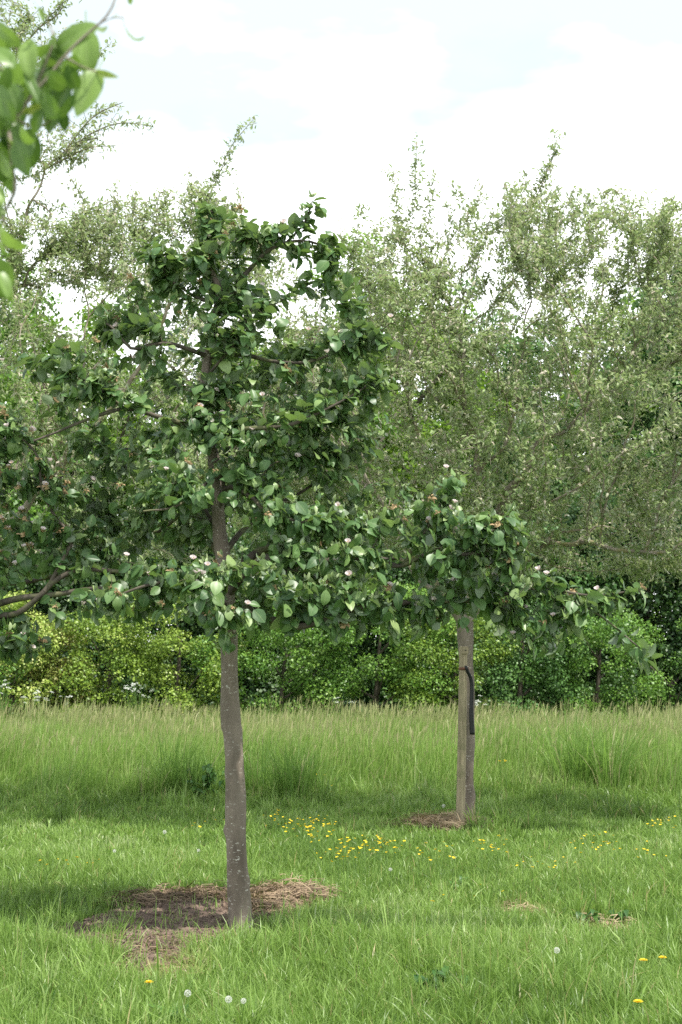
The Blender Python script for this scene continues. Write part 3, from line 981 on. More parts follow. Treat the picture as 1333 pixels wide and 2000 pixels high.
# the neighbour quince whose limbs come in from the left
sk = Skel(.05)
D2 = D1 + .15
tpx = [(-300, 1810), (-302, 1600), (-298, 1400), (-290, 1250), (-285, 1150), (-280, 1000), (-290, 850), (-280, 700)]
sk.chain([at(u, v, D2) for u, v in tpx], (.07, .055, .045, .02), 0, parent=-1)
sk.p[0][2] = -.03
LIMBS2 = [
    ([(-290, 1230, 0), (-150, 1220, -.1), (-50, 1195, -.2), (20, 1175, -.25), (75, 1163, -.28), (190, 1152, -.3), (240, 1150, -.3)], .031, .010),
    ([(-50, 1195, -.2), (20, 1200, -.25), (80, 1165, -.3), (110, 1135, -.28), (166, 1110, -.25), (275, 1123, -.25)], .019, .010),
    ([(-290, 1180, 0), (-150, 1150, .0), (-40, 1140, .05), (40, 1140, .1), (150, 1108, .1), (220, 1080, .1)], .021, .008),
    ([(80, 1150, -.28), (140, 1060, -.25), (112, 1015, -.25), (85, 956, -.25), (70, 890, -.25), (40, 850, -.25)], .013, .006),
    ([(-285, 1100, 0), (-180, 1030, -.1), (-80, 960, -.15), (-10, 900, -.2), (30, 840, -.2)], .022, .007),
    ([(-280, 1000, 0), (-380, 900, 0), (-460, 860, 0)], .02, .008), ([(-290, 1200, 0), (-400, 1150, 0), (-520, 1120, .1)], .03, .01),
    ([(-50, 1195, -.2), (-20, 1250, -.2), (20, 1262, -.2), (50, 1255, -.2)], .010, .005),
]
for i, (pts, r0, r1) in enumerate(LIMBS2):
    sk.chain([at(u, v, D2 + d) for u, v, d in pts], (r0, r1), i + 1, wobble=.006)
BL2 = [(20, 860, 60, 45, -.2, 1.1), (60, 920, 60, 50, -.2, 1.1), (20, 980, 60, 45, -.2, 1.2), (110, 960, 60, 45, -.1, 1.0), (60, 1050, 70, 50, -.25, 1.3), (150, 1030, 60, 40, 0, .9), (10, 1110, 50, 30, -.2, .8), (110, 1090, 60, 30, -.2, .8),
       (200, 1080, 60, 35, 0, .9), (30, 1230, 60, 45, -.2, 1.1), (80, 1260, 40, 25, -.2, .6), (-60, 900, 80, 60, 0, 1), (-80, 1050, 80, 60, 0, 1), (-80, 1200, 80, 50, 0, 1), (-200, 850, 90, 80, 0, .8), (-250, 1000, 110, 90, 0, .8), (-300, 750, 90, 80, 0, .7),
       (-430, 900, 110, 90, 0, .7), (-480, 1090, 100, 70, 0, .7), (-200, 1180, 90, 60, 0, .7), (220, 980, 50, 50, .2, .7), (120, 1190, 50, 20, -.25, .7), (15, 800, 40, 30, -.1, .7), (240, 1170, 40, 25, -.3, .7)]
sk.grow(blobs_to_points(BL2, D2, 11), .0020, k_path=.15, up=-.02, only_after=25, jitter=.16)
SK2 = sk
root2, b2 = finish_tree('quince_tree', 'quince tree at the left edge whose thick dark limbs reach in from outside', 'tree', sk, 0,
                        M['quince_bark'], M['quince_limb'], quince_leaves(sk, 6, at(-150, 1020, D2)), M['quince_leaf'])

# blossoms and withered flower remains
def flower_mesh():
    V, F4, off = [], [], 0
    tv, tf = leaf_template(1.0, (0, .35, .75, 1), (.1, .4, .5, .25), 1, -.0, .3, .0)
    parts = []
    ang = np.linspace(0, 6.283, 5, endpoint=False)
    Y = np.stack([np.cos(ang), np.sin(ang), np.array([.8, 1.2, .9, 1.5, 1.0])], 1)
    N_ = np.stack([-np.cos(ang) * .6, -np.sin(ang) * .6, np.ones(5)], 1)
    parts.append(scatter(tv, tf, np.zeros((5, 3)), Y, N_, np.full(5, .026), np.zeros(5)))
    v, f, _ = merge(parts)
    nv = len(v)
    # stamens: little cluster
    k = 10
    a = rng.uniform(0, 6.283, k)
    P0 = np.zeros((k, 3)); Ys = np.stack([np.cos(a) * .4, np.sin(a) * .4, np.ones(k)], 1)
    tv2, tf2 = leaf_template(.12, (0, .5, 1), (.3, .3, .6), 1, 0, 0, 0)
    s = scatter(tv2, tf2, P0, Ys, rng.normal(0, 1, (k, 3)), np.full(k, .014), np.zeros(k))
    V_, F_ = np.concatenate([v, s[0]]), np.concatenate([f, s[1] + nv])
    mi = np.concatenate([np.zeros(len(f)), np.ones(len(s[1]))])
    return mesh_np('blossom', V_, F_, [M['petal'], M['stamen']], smooth=True, mat_idx=mi)
def wither_mesh(seed):
    r2 = np.random.default_rng(seed)
    k = 13
    a = r2.uniform(0, 6.283, k)
    Y = np.stack([np.cos(a), np.sin(a), r2.uniform(-.3, 1, k)], 1)
    tv, tf = leaf_template(.42, (0, .4, .8, 1), (.2, .5, .4, .1), 1, 1.6, .3, 0)
    s = scatter(tv, tf, r2.normal(0, .005, (k, 3)), Y, r2.normal(0, 1, (k, 3)), r2.uniform(.012, .028, k), np.zeros(k))
    return mesh_np('withered_blossom', s[0], s[1], M['wither'])
FM = flower_mesh(); WM = [wither_mesh(s) for s in (1, 2, 3)]
def near_tips(sk, px, used):
    P_ = np.array([sk.p[i] for i in sk.tips])
    u, v = project(P_)
    d = np.hypot(u - px[0], v - px[1]) + (P_[:, 1] - P_[:, 1].min()) * 22
    d[list(used)] = 1e9
    return int(np.argmin(d))
def put(me, nm, sk, root, b0, k, sc, lift=.02):
    p = sk.p[sk.tips[k]]
    o = link(nm, me, root)
    o.location = p - b0 + np.array([0, -.02, lift])
    o.rotation_euler = (rng.uniform(.1, 1.1), rng.uniform(-.5, .5), rng.uniform(0, 6.283))
    o.rotation_euler = Vector((rng.normal(0, .5), -.6 + rng.normal(0, .4), 1)).to_track_quat('Z', 'Y').to_euler()
    o.scale = (sc,) * 3
BPX = [(413, 472), (432, 483), (330, 519), (345, 520), (518, 563), (453, 604), (383, 697), (545, 440), (552, 436), (625, 737), (392, 806), (325, 800), (497, 855), (668, 1008), (660, 1113), (695, 1122), (1080, 1218), (1070, 1130), (375, 1105), (388, 1133), (495, 1190), (505, 1137), (583, 905), (680, 670),
       (565, 1030), (880, 915), (1060, 1125), (240, 640), (745, 640), (820, 1190), (850, 1190), (600, 1040), (760, 1160), (300, 1130), (1030, 1190), (1160, 1140)]
used = set()
for px in BPX:
    k = near_tips(SK1, px, used); used.add(k)
    put(FM, 'blossom', SK1, root1, b1, k, rng.uniform(.8, 1.15), .03)
for px in [(131, 798), (191, 885), (100, 895), (148, 1082), (110, 990), (30, 905), (60, 1000), (15, 860), (250, 1100)]:
    k = near_tips(SK2, px, set()); put(FM, 'blossom', SK2, root2, b2, k, rng.uniform(.75, 1.1), .03)
for sk_, rt, b_, n in ((SK1, root1, b1, 48), (SK2, root2, b2, 22)):
    P_ = np.array([sk_.p[i] for i in sk_.tips]); u, v = project(P_)
    ok = np.nonzero((u > -20) & (P_[:, 1] < D1 - .1))[0]
    for k in rng.choice(ok, min(n, len(ok)), replace=False):
        put(FM, 'blossom', sk_, rt, b_, int(k), rng.uniform(.6, 1.0), .03)
for sk_, rt, b_, n in ((SK1, root1, b1, 95), (SK2, root2, b2, 50)):
    P_ = np.array([sk_.p[i] for i in sk_.tips]); u, v = project(P_)
    ok = np.nonzero((u > -20) & (P_[:, 1] < D1 + .15))[0]
    for k in rng.choice(ok, min(n, len(ok)), replace=False):
        put(WM[k % 3], 'withered_blossom', sk_, rt, b_, int(k), rng.uniform(.8, 1.5), .026)

# ------------------------------------------------------------------ the apple trees behind
def poly_points(poly, D0, n, T, gaps=()):
    poly = np.array(poly, float)
    lo, hi = poly.min(0), poly.max(0)
    out = []
    dmax = 260.0
    while len(out) < n:
        u = rng.uniform(lo[0], hi[0], 4000); v = rng.uniform(lo[1], hi[1], 4000)
        k = inside(poly, u, v)
        for (gu, gv, gr, strength) in gaps:
            k &= ~((np.hypot(u - gu, v - gv) < gr) & (rng.random(len(u)) < strength))
        u, v = u[k], v[k]
        e = np.clip(edge_dist(poly, u, v) / dmax, 0, 1)
        dy = rng.uniform(-1, .55, len(u)) * T * np.sqrt(e * (2 - e))
        for a, b, c in zip(u, v, dy):
            q = at(a, b, D0); q[1] += c
            f = math.sin(q[0] * 5.1 + q[2] * 2.2 + 1) + math.sin(q[2] * 6.3 - q[0] * 2.1 + q[1] * 1.9) + math.sin(q[1] * 5.7 + q[0] * 3.3 + q[2])
            if rng.random() < .15 + .85 / (1 + math.exp(-3.2 * (f + .45))):
                out.append(q)
    return np.array(out[:n])
def apple(name, label, D0, trunk_px, r_tr, limbs, polys, shoots, n_t, per_tip, T, gaps=(), min_node=8):
    sk = Skel(.07)
    sk.chain([at(u, v, D0) for u, v in trunk_px], r_tr, 0, parent=-1)
    sk.p[0][2] = -.03
    for i, (pts, r0, r1) in enumerate(limbs):
        sk.chain([at(u, v, D0 + d) for u, v, d in pts], (r0 * .8, r0 * .42, r1 * .8), i + 1, wobble=.015)
    k0 = len(limbs) + 1
    targets = np.concatenate([poly_points(p, D0, int(n_t * w), T, gaps) for p, w in polys])
    # upright water shoots on the camera side of the crown
    front = targets[(targets[:, 1] < D0 - .5 * T) & (targets[:, 2] < 4.0)]
    for q in front[rng.choice(len(front), 20, replace=False)]:
        L = rng.uniform(.4, .85); dx = rng.normal(0, .22)
        r_ = rng.uniform(.006, .012)
        sk.chain([q - [0, -.4, .5], q, q + np.array([dx * .4, 0, L * .5]), q + np.array([dx, rng.normal(0, .1), L])], (r_ * 1.3, r_, .003), k0, wobble=.012)
        k0 += 1
    sk.grow(targets, .0030, k_path=.28, up=-.03, curve=.5, only_after=min_node, jitter=.14)
    # long shoots standing above the crown
    for pts in shoots:
        q = np.array([at(u, v, D0 + d) for u, v, d in pts])
        A_ = np.array(sk.p); j = int(np.argmin(np.linalg.norm(A_ - q[0], axis=1)))
        Q = spline(np.vstack([A_[j], q[1:]]), .07)
        cur = j
        L = len(Q)
        for i in range(1, L):
            cur = sk.add(Q[i], cur, max(.0025, min(sk.r[cur], .008 * (1 - i / L) + .0025)), sk.limb[j])
            if i > 2:
                for _ in range(1):
                    if rng.random() < .8:
                        off = rng.normal(0, 1, 3) * np.array([1, 1, .6]) + np.array([0, 0, .35])
                        c2 = sk.add(Q[i] + unit(off) * rng.uniform(.06, .42) * (1.1 - i / L), cur, .002, sk.limb[j])
                        sk.tips.append(c2)
            if i % 3 == 0 or i == L - 1: sk.tips.append(cur)
    pos, dr = foliage_at(sk, per_tip, 0, .34)
    pos = pos + rng.normal(0, .028, pos.shape)
    t = rng.beta(2, 2, len(pos)) * .85
    pale = rng.random(len(pos)) < (.22 + .15 * wob(pos[:, 0], pos[:, 2], 1.5))
    t = np.where(pale, rng.uniform(.85, 1, len(pos)), t)
    cen = at(trunk_px[-1][0], 850, D0)
    lv = place_leaves(APPLE, pos, dr, (.030, .066), (-.7, .6), .35, cen, t, up_w=.7, face=.4)
    root, b0 = finish_tree(name, label, 'tree', sk, 0, M['quince_bark'], M['apple_bark'], lv, M['apple_leaf'])
    return sk, root, b0

DA = ground(908, 1614)[1] + .08
R_POLY = [(600, 600), (650, 540), (700, 500), (760, 500), (800, 520), (850, 480), (900, 450), (960, 420), (1010, 410), (1060, 380), (1110, 410), (1170, 410), (1230, 440), (1290, 430), (1340, 420), (1450, 470), (1560, 580), (1620, 720), (1640, 880), (1600, 1000),
          (1480, 1100), (1380, 1130), (1280, 1140), (1170, 1130), (1080, 1110), (1000, 1130), (900, 1120), (800, 1080), (700, 1050), (600, 1000), (520, 920), (490, 800), (530, 680)]
limbsR = [
    ([(905, 1215, 0), (885, 1190, -.1), (840, 1120, -.4), (780, 1040, -.8), (720, 940, -1.1), (650, 840, -1.2)], .05, .012),
    ([(905, 1215, 0), (930, 1195, .1), (960, 1140, .1), (1040, 1085, -.1), (1075, 1060, -.3), (1120, 1062, -.5), (1170, 1062, -.7), (1240, 1080, -.9), (1333, 1065, -1.1), (1420, 1020, -1.2)], .045, .012),
    ([(905, 1215, 0), (915, 1100, .0), (935, 1000, -.2), (935, 930, -.3), (930, 860, -.4), (905, 790, -.5), (905, 740, -.5), (900, 660, -.4), (860, 560, -.2)], .055, .010),
    ([(915, 1100, 0), (960, 1010, -.2), (1030, 910, -.4), (1060, 860, -.4), (1120, 830, -.4), (1160, 780, -.4), (1230, 690, -.5), (1300, 620, -.5)], .045, .010),
    ([(930, 1000, -.1), (1000, 1000, -.5), (1060, 985, -.9), (1120, 960, -1.1), (1200, 900, -1.3), (1280, 850, -1.4)], .024, .008),
    ([(935, 930, -.3), (990, 860, -.6), (1010, 780, -.7), (1015, 720, -.7), (1030, 620, -.7), (1040, 540, -.5)], .022, .007),
    ([(910, 1120, 0), (880, 1000, .6), (820, 860, 1.0), (780, 700, 1.1), (760, 580, 1.0)], .04, .010),
    ([(912, 1110, 0), (990, 980, .7), (1080, 840, 1.2), (1150, 680, 1.3), (1180, 540, 1.1)], .04, .010),
    ([(905, 790, -.5), (870, 720, -.8), (840, 680, -1.0), (800, 620, -1.0)], .016, .006),
    ([(905, 1215, 0), (830, 1140, .5), (740, 1050, 1.0), (640, 960, 1.3)], .035, .009),
    ([(1120, 830, -.4), (1200, 760, -.2), (1330, 700, .0), (1430, 660, .1)], .022, .008),
    ([(1120, 1062, -.5), (1200, 1000, -.3), (1320, 920, .0), (1440, 860, .2)], .02, .008),
]
R_TOP = [(640, 520), (740, 440), (860, 440), (1000, 370), (1110, 380), (1340, 400), (1420, 520), (1200, 540), (1000, 520), (800, 580), (660, 620)]
shootsR = [
    [(745, 560, 0), (770, 480, 0), (775, 400, 0), (768, 335, 0)], [(775, 470, 0), (810, 400, 0), (812, 330, 0), (815, 272, 0)], [(820, 520, 0), (835, 440, 0), (845, 340, 0)], [(850, 500, 0), (880, 430, 0), (870, 400, 0)],
    [(900, 500, -.1), (910, 420, -.1), (895, 365, -.1)], [(900, 470, 0), (940, 380, 0), (925, 360, 0)], [(960, 470, 0), (1010, 410, 0), (1030, 345, 0)], [(1000, 460, 0), (1050, 380, 0), (1075, 320, 0), (1090, 265, 0)], [(1020, 420, 0), (1060, 350, 0), (1085, 300, 0)],
    [(1060, 470, .1), (1130, 420, .1), (1170, 380, .1), (1215, 378, .1)], [(1100, 520, 0), (1190, 450, 0), (1262, 385, 0)], [(1180, 500, .2), (1260, 440, .2), (1333, 405, .2), (1390, 390, .2)], [(700, 560, 0), (690, 500, 0), (700, 440, 0), (712, 400, 0)], [(700, 540, 0), (670, 480, 0), (665, 430, 0)],
    [(640, 600, 0), (650, 520, 0), (640, 460, 0)], [(1090, 450, 0), (1100, 410, 0), (1135, 375, 0)], [(1240, 470, .1), (1290, 430, .1), (1300, 400, .1)],
]
SKR, rootR, bR = apple('apple_tree', 'staked apple tree on the right with a wide grey-green crown', DA,
    [(912, 1618), (912, 1560), (914, 1450), (914, 1350), (911, 1270), (907, 1215)], (.078, .062, .058, .056, .06, .072), limbsR, [(R_POLY, 1.0), (R_TOP, .10)], shootsR, 4300, 20, 1.7,
    gaps=[(1040, 615, 32, .9), (760, 520, 25, .4)], min_node=22)

L_POLY = [(-800, 700), (-760, 450), (-600, 200), (-400, 40), (-200, -60), (-20, -40), (60, 30), (110, 120), (60, 190), (130, 250), (200, 260), (190, 300), (110, 350), (60, 400), (20, 440), (70, 480), (160, 440), (250, 430), (320, 440), (380, 420), (450, 410), (500, 440), (560, 500), (620, 560),
          (660, 660), (660, 800), (640, 950), (560, 1040), (440, 1090), (300, 1110), (150, 1120), (0, 1130), (-200, 1150), (-400, 1150), (-600, 1080), (-750, 900)]
limbsL = [
    ([(-120, 1190, 0), (-60, 1120, 0), (40, 1000, -.2), (150, 880, -.4), (260, 740, -.5), (330, 600, -.4), (400, 470, -.3)], .06, .010),
    ([(-120, 1190, 0), (0, 1140, .1), (120, 1080, .1), (260, 1010, -.2), (400, 930, -.5), (520, 840, -.6), (600, 720, -.5)], .055, .010),
    ([(-120, 1180, 0), (-110, 1050, 0), (-100, 880, .0), (-60, 680, .0), (-40, 480, .0), (-20, 280, 0), (40, 100, 0)], .07, .012),
    ([(-60, 680, 0), (10, 560, -.1), (60, 400, -.2), (110, 310, -.2), (190, 270, -.2)], .03, .008),
    ([(150, 880, -.4), (160, 740, -.5), (170, 620, -.5), (165, 500, -.4)], .022, .006),
    ([(-120, 1100, 0), (40, 900, .8), (180, 720, 1.1), (300, 560, 1.1)], .05, .010),
    ([(120, 1080, .1), (240, 920, .7), (360, 780, 1.0), (470, 620, 1.0)], .035, .009),
    ([(-110, 1050, 0), (-280, 900, 0), (-420, 720, 0), (-520, 520, 0)], .06, .012), ([(-120, 1180, 0), (-300, 1080, 0), (-500, 980, 0)], .05, .012), ([(-100, 880, 0), (-220, 640, .1), (-300, 380, .1), (-320, 180, .1)], .045, .010),
    ([(170, 620, -.5), (230, 560, -.5), (290, 530, -.45), (330, 500, -.4)], .012, .005),
]
L_TOP = [(0, 440), (120, 440), (250, 400), (400, 380), (480, 420), (560, 520), (400, 560), (200, 560), (20, 560)]
shootsL = [
    [(380, 440, -.3), (420, 360, -.3), (450, 290, -.3), (495, 233, -.3)], [(360, 470, -.3), (400, 380, -.3), (440, 320, -.3)], [(330, 500, -.3), (370, 420, -.3), (375, 330, -.3)], [(160, 480, -.4), (165, 400, -.4), (140, 350, -.4)], [(200, 460, -.3), (230, 400, -.3), (222, 355, -.3)],
    [(250, 450, -.3), (260, 400, -.3), (258, 370, -.3)], [(300, 470, -.3), (320, 400, -.3), (340, 365, -.3)], [(110, 310, -.2), (180, 260, -.2), (240, 240, -.2), (300, 248, -.2)], [(120, 300, -.2), (180, 230, -.2), (240, 200, -.2)], [(100, 330, -.2), (170, 290, -.2), (225, 285, -.2)],
    [(60, 120, 0), (110, 80, 0), (160, 50, 0)], [(40, 100, 0), (90, 40, 0), (130, 0, 0)], [(80, 170, 0), (150, 130, 0), (215, 88, 0)], [(30, 90, 0), (50, 40, 0), (16, 20, 0)], [(90, 60, 0), (120, 20, 0), (120, -30, 0)],
    [(20, 450, -.1), (70, 400, -.1), (130, 410, -.1)], [(440, 450, -.2), (470, 400, -.2), (465, 375, -.2)], [(60, 380, -.2), (100, 420, -.2), (60, 460, -.2)],
]
SKL, rootL, bL = apple('apple_tree', 'tall apple tree behind the quince on the left, its sparse crown reaching highest', DA + .35,
    [(-125, 1600), (-125, 1450), (-122, 1300), (-120, 1190)], (.085, .075, .07, .08), limbsL, [(L_POLY, 1.0), (L_TOP, .16)], shootsL, 4800, 17, 1.7,
    gaps=[(250, 560, 30, .6), (130, 400, 50, .8), (60, 540, 30, .3)], min_node=22)

# ------------------------------------------------------------------ stake and strap at the second tree
def prism_loft(rings, cap=True):
    """rings: list of (k,3) arrays, quads between them, fan-free caps through degenerate quads avoided by inset"""
    k = len(rings[0]); V = np.concatenate(rings); Fc = []
    for i in range(len(rings) - 1):
        for j in range(k):
            a, b = i * k + j, i * k + (j + 1) % k
            Fc.append((a, b, b + k, a + k))
    return V, np.array(Fc)
DS = ground(900, 1620)[1] - .02
sb = at(901, 1618, DS); sb[2] = 0
st_top = at(907, 1262, DS)
Hs = st_top[2]
k = 14
ang = np.linspace(0, 2 * np.pi, k, endpoint=False) + .2
rings = []
zsn = np.concatenate([np.linspace(-.05, Hs - .012, 36), [Hs - .004, Hs, Hs]])
for i, z in enumerate(zsn):
    r = .046 - .006 * z / Hs
    if i >= len(zsn) - 3: r *= (.93, .85, .02)[i - len(zsn) + 3]
    # a quartered round post: flattened face towards the right
    rr = r * np.where(np.cos(ang - .1) > .62, .62 / np.maximum(np.cos(ang - .1), .62) * 1.0, 1.0)
    rr = rr * (1 + .03 * np.sin(ang * 3 + z * 4) + .012 * rng.normal(0, 1, k))
    cx = (st_top[0] - sb[0]) * z / Hs
    rings.append(np.stack([cx + rr * np.cos(ang), (st_top[1] - sb[1]) * z / Hs + rr * np.sin(ang), np.full(k, z)], 1))
V, Fc = prism_loft(rings)
stake = empty('tree_stake', sb, 'weathered round wooden stake standing against the trunk of the right-hand apple tree', 'stake')
link('post', mesh_np('post', V, Fc, M['stake'], smooth=True), stake)
# nailed wood pad near the top of the stake and a reddish tie band
def box_mesh(name, c, s, mat, rot=0, bevel=.003):
    import bmesh
    bm = bmesh.new()
    bmesh.ops.create_cube(bm, size=1)
    for v in bm.verts:
        v.co = Vector((v.co.x * s[0], v.co.y * s[1], v.co.z * s[2]))
    bmesh.ops.bevel(bm, geom=bm.edges[:], offset=bevel, segments=2, affect='EDGES')
    me = bpy.data.meshes.new(name)
    for v in bm.verts:
        x, y = v.co.x, v.co.y
        v.co.x = x * math.cos(rot) - y * math.sin(rot) + c[0]
        v.co.y = x * math.sin(rot) + y * math.cos(rot) + c[1]
        v.co.z += c[2]
    bm.to_mesh(me); bm.free()
    me.materials.append(mat)
    return me
link('wood_pad', box_mesh('wood_pad', (st_top[0] - sb[0] + .004, -.044, Hs - .035), (.055, .03, .06), M['stake'], .1), stake)
import bmesh as _b
bm = _b.new(); _b.ops.create_uvsphere(bm, u_segments=8, v_segments=6, radius=.006)
for v in bm.verts: v.co += Vector((st_top[0] - sb[0] + .006, -.062, Hs - .035))
me = bpy.data.meshes.new('nail_head'); bm.to_mesh(me); bm.free(); me.materials.append(M['rubber'])
link('nail_head', me, stake)
zb = at(900, 1306, DS)[2]
rings = []
for dz in (-.012, -.008, .008, .012):
    r = .047 if abs(dz) < .01 else .0425
    rings.append(np.stack([(st_top[0] - sb[0]) * zb / Hs + r * np.cos(ang), r * np.sin(ang), np.full(k, zb + dz + .004 * 0)], 1))
V, Fc = prism_loft(rings)
link('tie_band', mesh_np('tie_band', V, Fc, flat_mat('old_band', (.16, .075, .05), .7, .2), smooth=True), stake)
# strap
sp_px = [(909, 1300, -.075), (911, 1303, -.095), (914, 1312, -.085), (920, 1325, -.08), (922, 1345, -.08), (921, 1390, -.08), (923, 1435, -.082)]
Q = spline([at(u, v, DS + d) for u, v, d in sp_px], .02)
wv = np.interp(np.linspace(0, 1, len(Q)), [0, .1, .35, 1], [.010, .018, .021, .022])
rings = []
for i, q in enumerate(Q):
    tw = .35 * math.sin(i * .12) + .5
    d = np.array([math.cos(tw), -math.sin(tw) * .6, 0]); n_ = np.array([math.sin(tw), math.cos(tw), 0]) * .0025
    w = wv[i]
    rings.append(np.array([q - d * w - n_, q + d * w - n_, q + d * w + n_, q - d * w + n_]))
V, Fc = prism_loft(rings)
Fc = np.vstack([Fc, [[3, 2, 1, 0]], [[len(V) - 4, len(V) - 3, len(V) - 2, len(V) - 1]]])
o0 = Q[0]
tag(link('rubber_strap', mesh_np('rubber_strap', V - o0, Fc, M['rubber']), loc=o0), 'loose black rubber tie strap hanging down beside the wooden stake', 'tie strap')

# ------------------------------------------------------------------ hedge, thicket and far trees
HL = [leaf_template(.75, (0, .5, 1), (.05, .5, .03), 1, c, .25, 0) for c in (.4, 1.0)]
def small_leaf():
    # single folded quad, stretched along Y
    return np.array([(0, 0, 0), (.36, .5, .10), (0, 1, -.12), (-.36, .5, .10)]), np.array([(0, 1, 2, 3)])
SL = small_leaf()
def clump_leaves(centres, radii, per, size, centre, tint0, tvar, flat=.75, lay=.0):
    """leaves on and just inside the skin of many small clumps"""
    n = np.maximum(8, (per * radii ** 2)).astype(int)
    idx = np.repeat(np.arange(len(centres)), n)
    q = rng.normal(0, 1, (len(idx), 3)); q[:, 2] += .25; q = unit(q)
    rad = (rng.random((len(idx), 1)) ** .28)
    pos = centres[idx] + q * rad * radii[idx][:, None] * np.array([1, 1, flat])
    N_ = q * .8 + np.array([0, -.15, .6]) + rng.normal(0, .4, q.shape)
    Y = rng.normal(0, 1, q.shape) + q * .7 + np.array([0, 0, -.35])
    s = rng.uniform(size[0], size[1], len(idx))
    ct = rng.normal(0, tvar * .5, len(centres))[idx]
    t = np.clip(tint0 + ct + rng.normal(0, tvar, len(idx)), 0, 1)
    return scatter(SL[0], SL[1], pos, Y, N_, s, t)
def simple_trunk(parent, h, r, lean=0.0, nm='trunk', mat=None, n=10, stems=1, spread=.0, branch=0, bh=.5, br=1.5):
    s = Skel(.15)
    s.chain([(0, 0, -.05), (lean * .3, 0, h * .4), (lean, 0, h)], (r, r * .8, r * .35), 0, parent=-1)
    for b in range(branch):
        z = h * rng.uniform(bh, .95); a = rng.uniform(0, 6.283)
        L = br * rng.uniform(.5, 1)
        p0 = np.array([lean * z / h, 0, z])
        s.chain([p0, p0 + np.array([math.cos(a) * L * .5, math.sin(a) * L * .5, L * .35]), p0 + np.array([math.cos(a) * L, math.sin(a) * L, L * .8])], (r * .4, r * .12), b + 1)
    for L_ in range(branch + 1):
        t = tubes(s, [i for i in range(len(s.p)) if s.limb[i] == L_], lambda r_: 8)
        if t: link('trunk' if L_ == 0 else 'limb', mesh_np('trunk', t[0], t[1], mat or M['hedge_bark'], smooth=True), parent)

HEDGE_MATS = {
    'lime': leaf_mat('leaf_lime', [(0, (.12, .22, .025)), (.6, (.31, .44, .06)), (1, (.55, .58, .18))], (.2, .28, .08), (.3, .42, .05), tfac=.3),
    'copper': leaf_mat('leaf_copper', [(0, (.15, .21, .03)), (.5, (.30, .28, .08)), (1, (.44, .30, .14))], (.24, .22, .1), (.35, .3, .08), tfac=.3),
    'mid': leaf_mat('leaf_mid', [(0, (.05, .14, .018)), (.6, (.17, .33, .045)), (1, (.33, .48, .10))], (.13, .22, .06), (.2, .35, .04), tfac=.3),
    'dark': leaf_mat('leaf_dark', [(0, (.02, .055, .015)), (.6, (.05, .115, .026)), (1, (.10, .19, .04))], (.09, .15, .05), (.12, .24, .03), tfac=.25),
    'blue': leaf_mat('leaf_blue', [(0, (.04, .11, .025)), (.6, (.12, .25, .055)), (1, (.23, .38, .10))], (.12, .2, .09), (.16, .3, .06), tfac=.28),
    'bright': leaf_mat('leaf_bright', [(0, (.08, .17, .02)), (.6, (.17, .30, .035)), (1, (.28, .40, .06))], (.22, .33, .08), (.3, .5, .04), tfac=.4),
}
HEDGE = [ # u, width px, top v, material, tint, label
    (-150, 330, 1190, 'mid', .5, 'mid green hedge shrub beyond the left edge of the meadow'),
    (18, 150, 1215, 'lime', .75, 'pale yellow-green hedge shrub at the far left end behind the meadow'),
    (105, 150, 1225, 'copper', .25, 'copper-tinged hedge shrub second from the left behind the meadow'),
    (205, 180, 1200, 'lime', .35, 'yellow-green hedge shrub with brownish tips on its top, left of the front trunk'),
    (340, 210, 1205, 'lime', .45, 'rounded light green hedge shrub just left of the front trunk'),
    (545, 250, 1205, 'mid', .45, 'dark shaded green hedge shrub just right of the front trunk'),
    (730, 240, 1200, 'mid', .62, 'fresh green hedge shrub midway between the two trunks'),
    (880, 170, 1220, 'lime', .25, 'light green hedge shrub directly behind the staked trunk'),
    (1010, 200, 1190, 'blue', .5, 'blue-green hedge shrub just right of the staked trunk'),
    (1160, 220, 1210, 'mid', .5, 'green layered hedge shrub under the drooping branch tip'),
    (1300, 190, 1270, 'dark', .75, 'low hedge shrub with shade-darkened leaf colour at the right edge behind the meadow'),  # deep shade at the right end of the hedge, painted as darker leaves
    (1480, 260, 1200, 'mid', .5, 'mid green hedge shrub beyond the right edge of the meadow'),
]
DH = 22.3
for (u, wpx, top, mk, tn, lab) in HEDGE:
    c = at(u, 1300, DH + rng.uniform(-.15, .25)); base = np.array([c[0], c[1], 0])
    w = wpx * DH / F_PX; H_ = at(u, top - rng.uniform(10, 75), DH)[2]
    root = empty('hedge_shrub', base, lab, 'shrub', 'shrubs of the hedge behind the meadow')
    n = int(58 * w * H_ / 3)
    X = rng.uniform(-.58, .58, n) * w; Z = rng.uniform(.12, 1, n) * H_ * (1 - .12 * (X / w * 2) ** 2)
    Yv = -.45 * np.sqrt(np.clip(1.02 - (Z / H_) ** 3, 0, 1)) + rng.uniform(-.12, .75, n)
    cs = np.stack([X, Yv, Z], 1); rd = rng.uniform(.13, .30, n)
    cs[:, 2] = np.minimum(cs[:, 2], H_ - rd * .6)
    a = clump_leaves(cs, rd, 4300, (.028, .052), None, tn - .06, .18, flat=.65)
    link('crown', mesh_np('crown', a[0], a[1], HEDGE_MATS[mk], a[2]), root)
    simple_trunk(root, H_ * .7, .05, .1, branch=4, bh=.15, br=.7)
THICKET = [(-60, 420, 1000, 'dark', 'dark tall thicket bush behind the left end of the hedge'), (300, 380, 1000, 'dark', 'dark thicket bush behind the hedge left of the front trunk'), (640, 380, 1000, 'dark', 'dark thicket bush behind the hedge between the two trunks'),
           (960, 360, 1010, 'blue', 'bluish dark thicket bush behind the hedge near the staked trunk'), (1250, 400, 960, 'dark', 'dark thicket bush behind the hedge towards the right edge'), (1560, 420, 1000, 'dark', 'dark thicket bush beyond the right edge')]
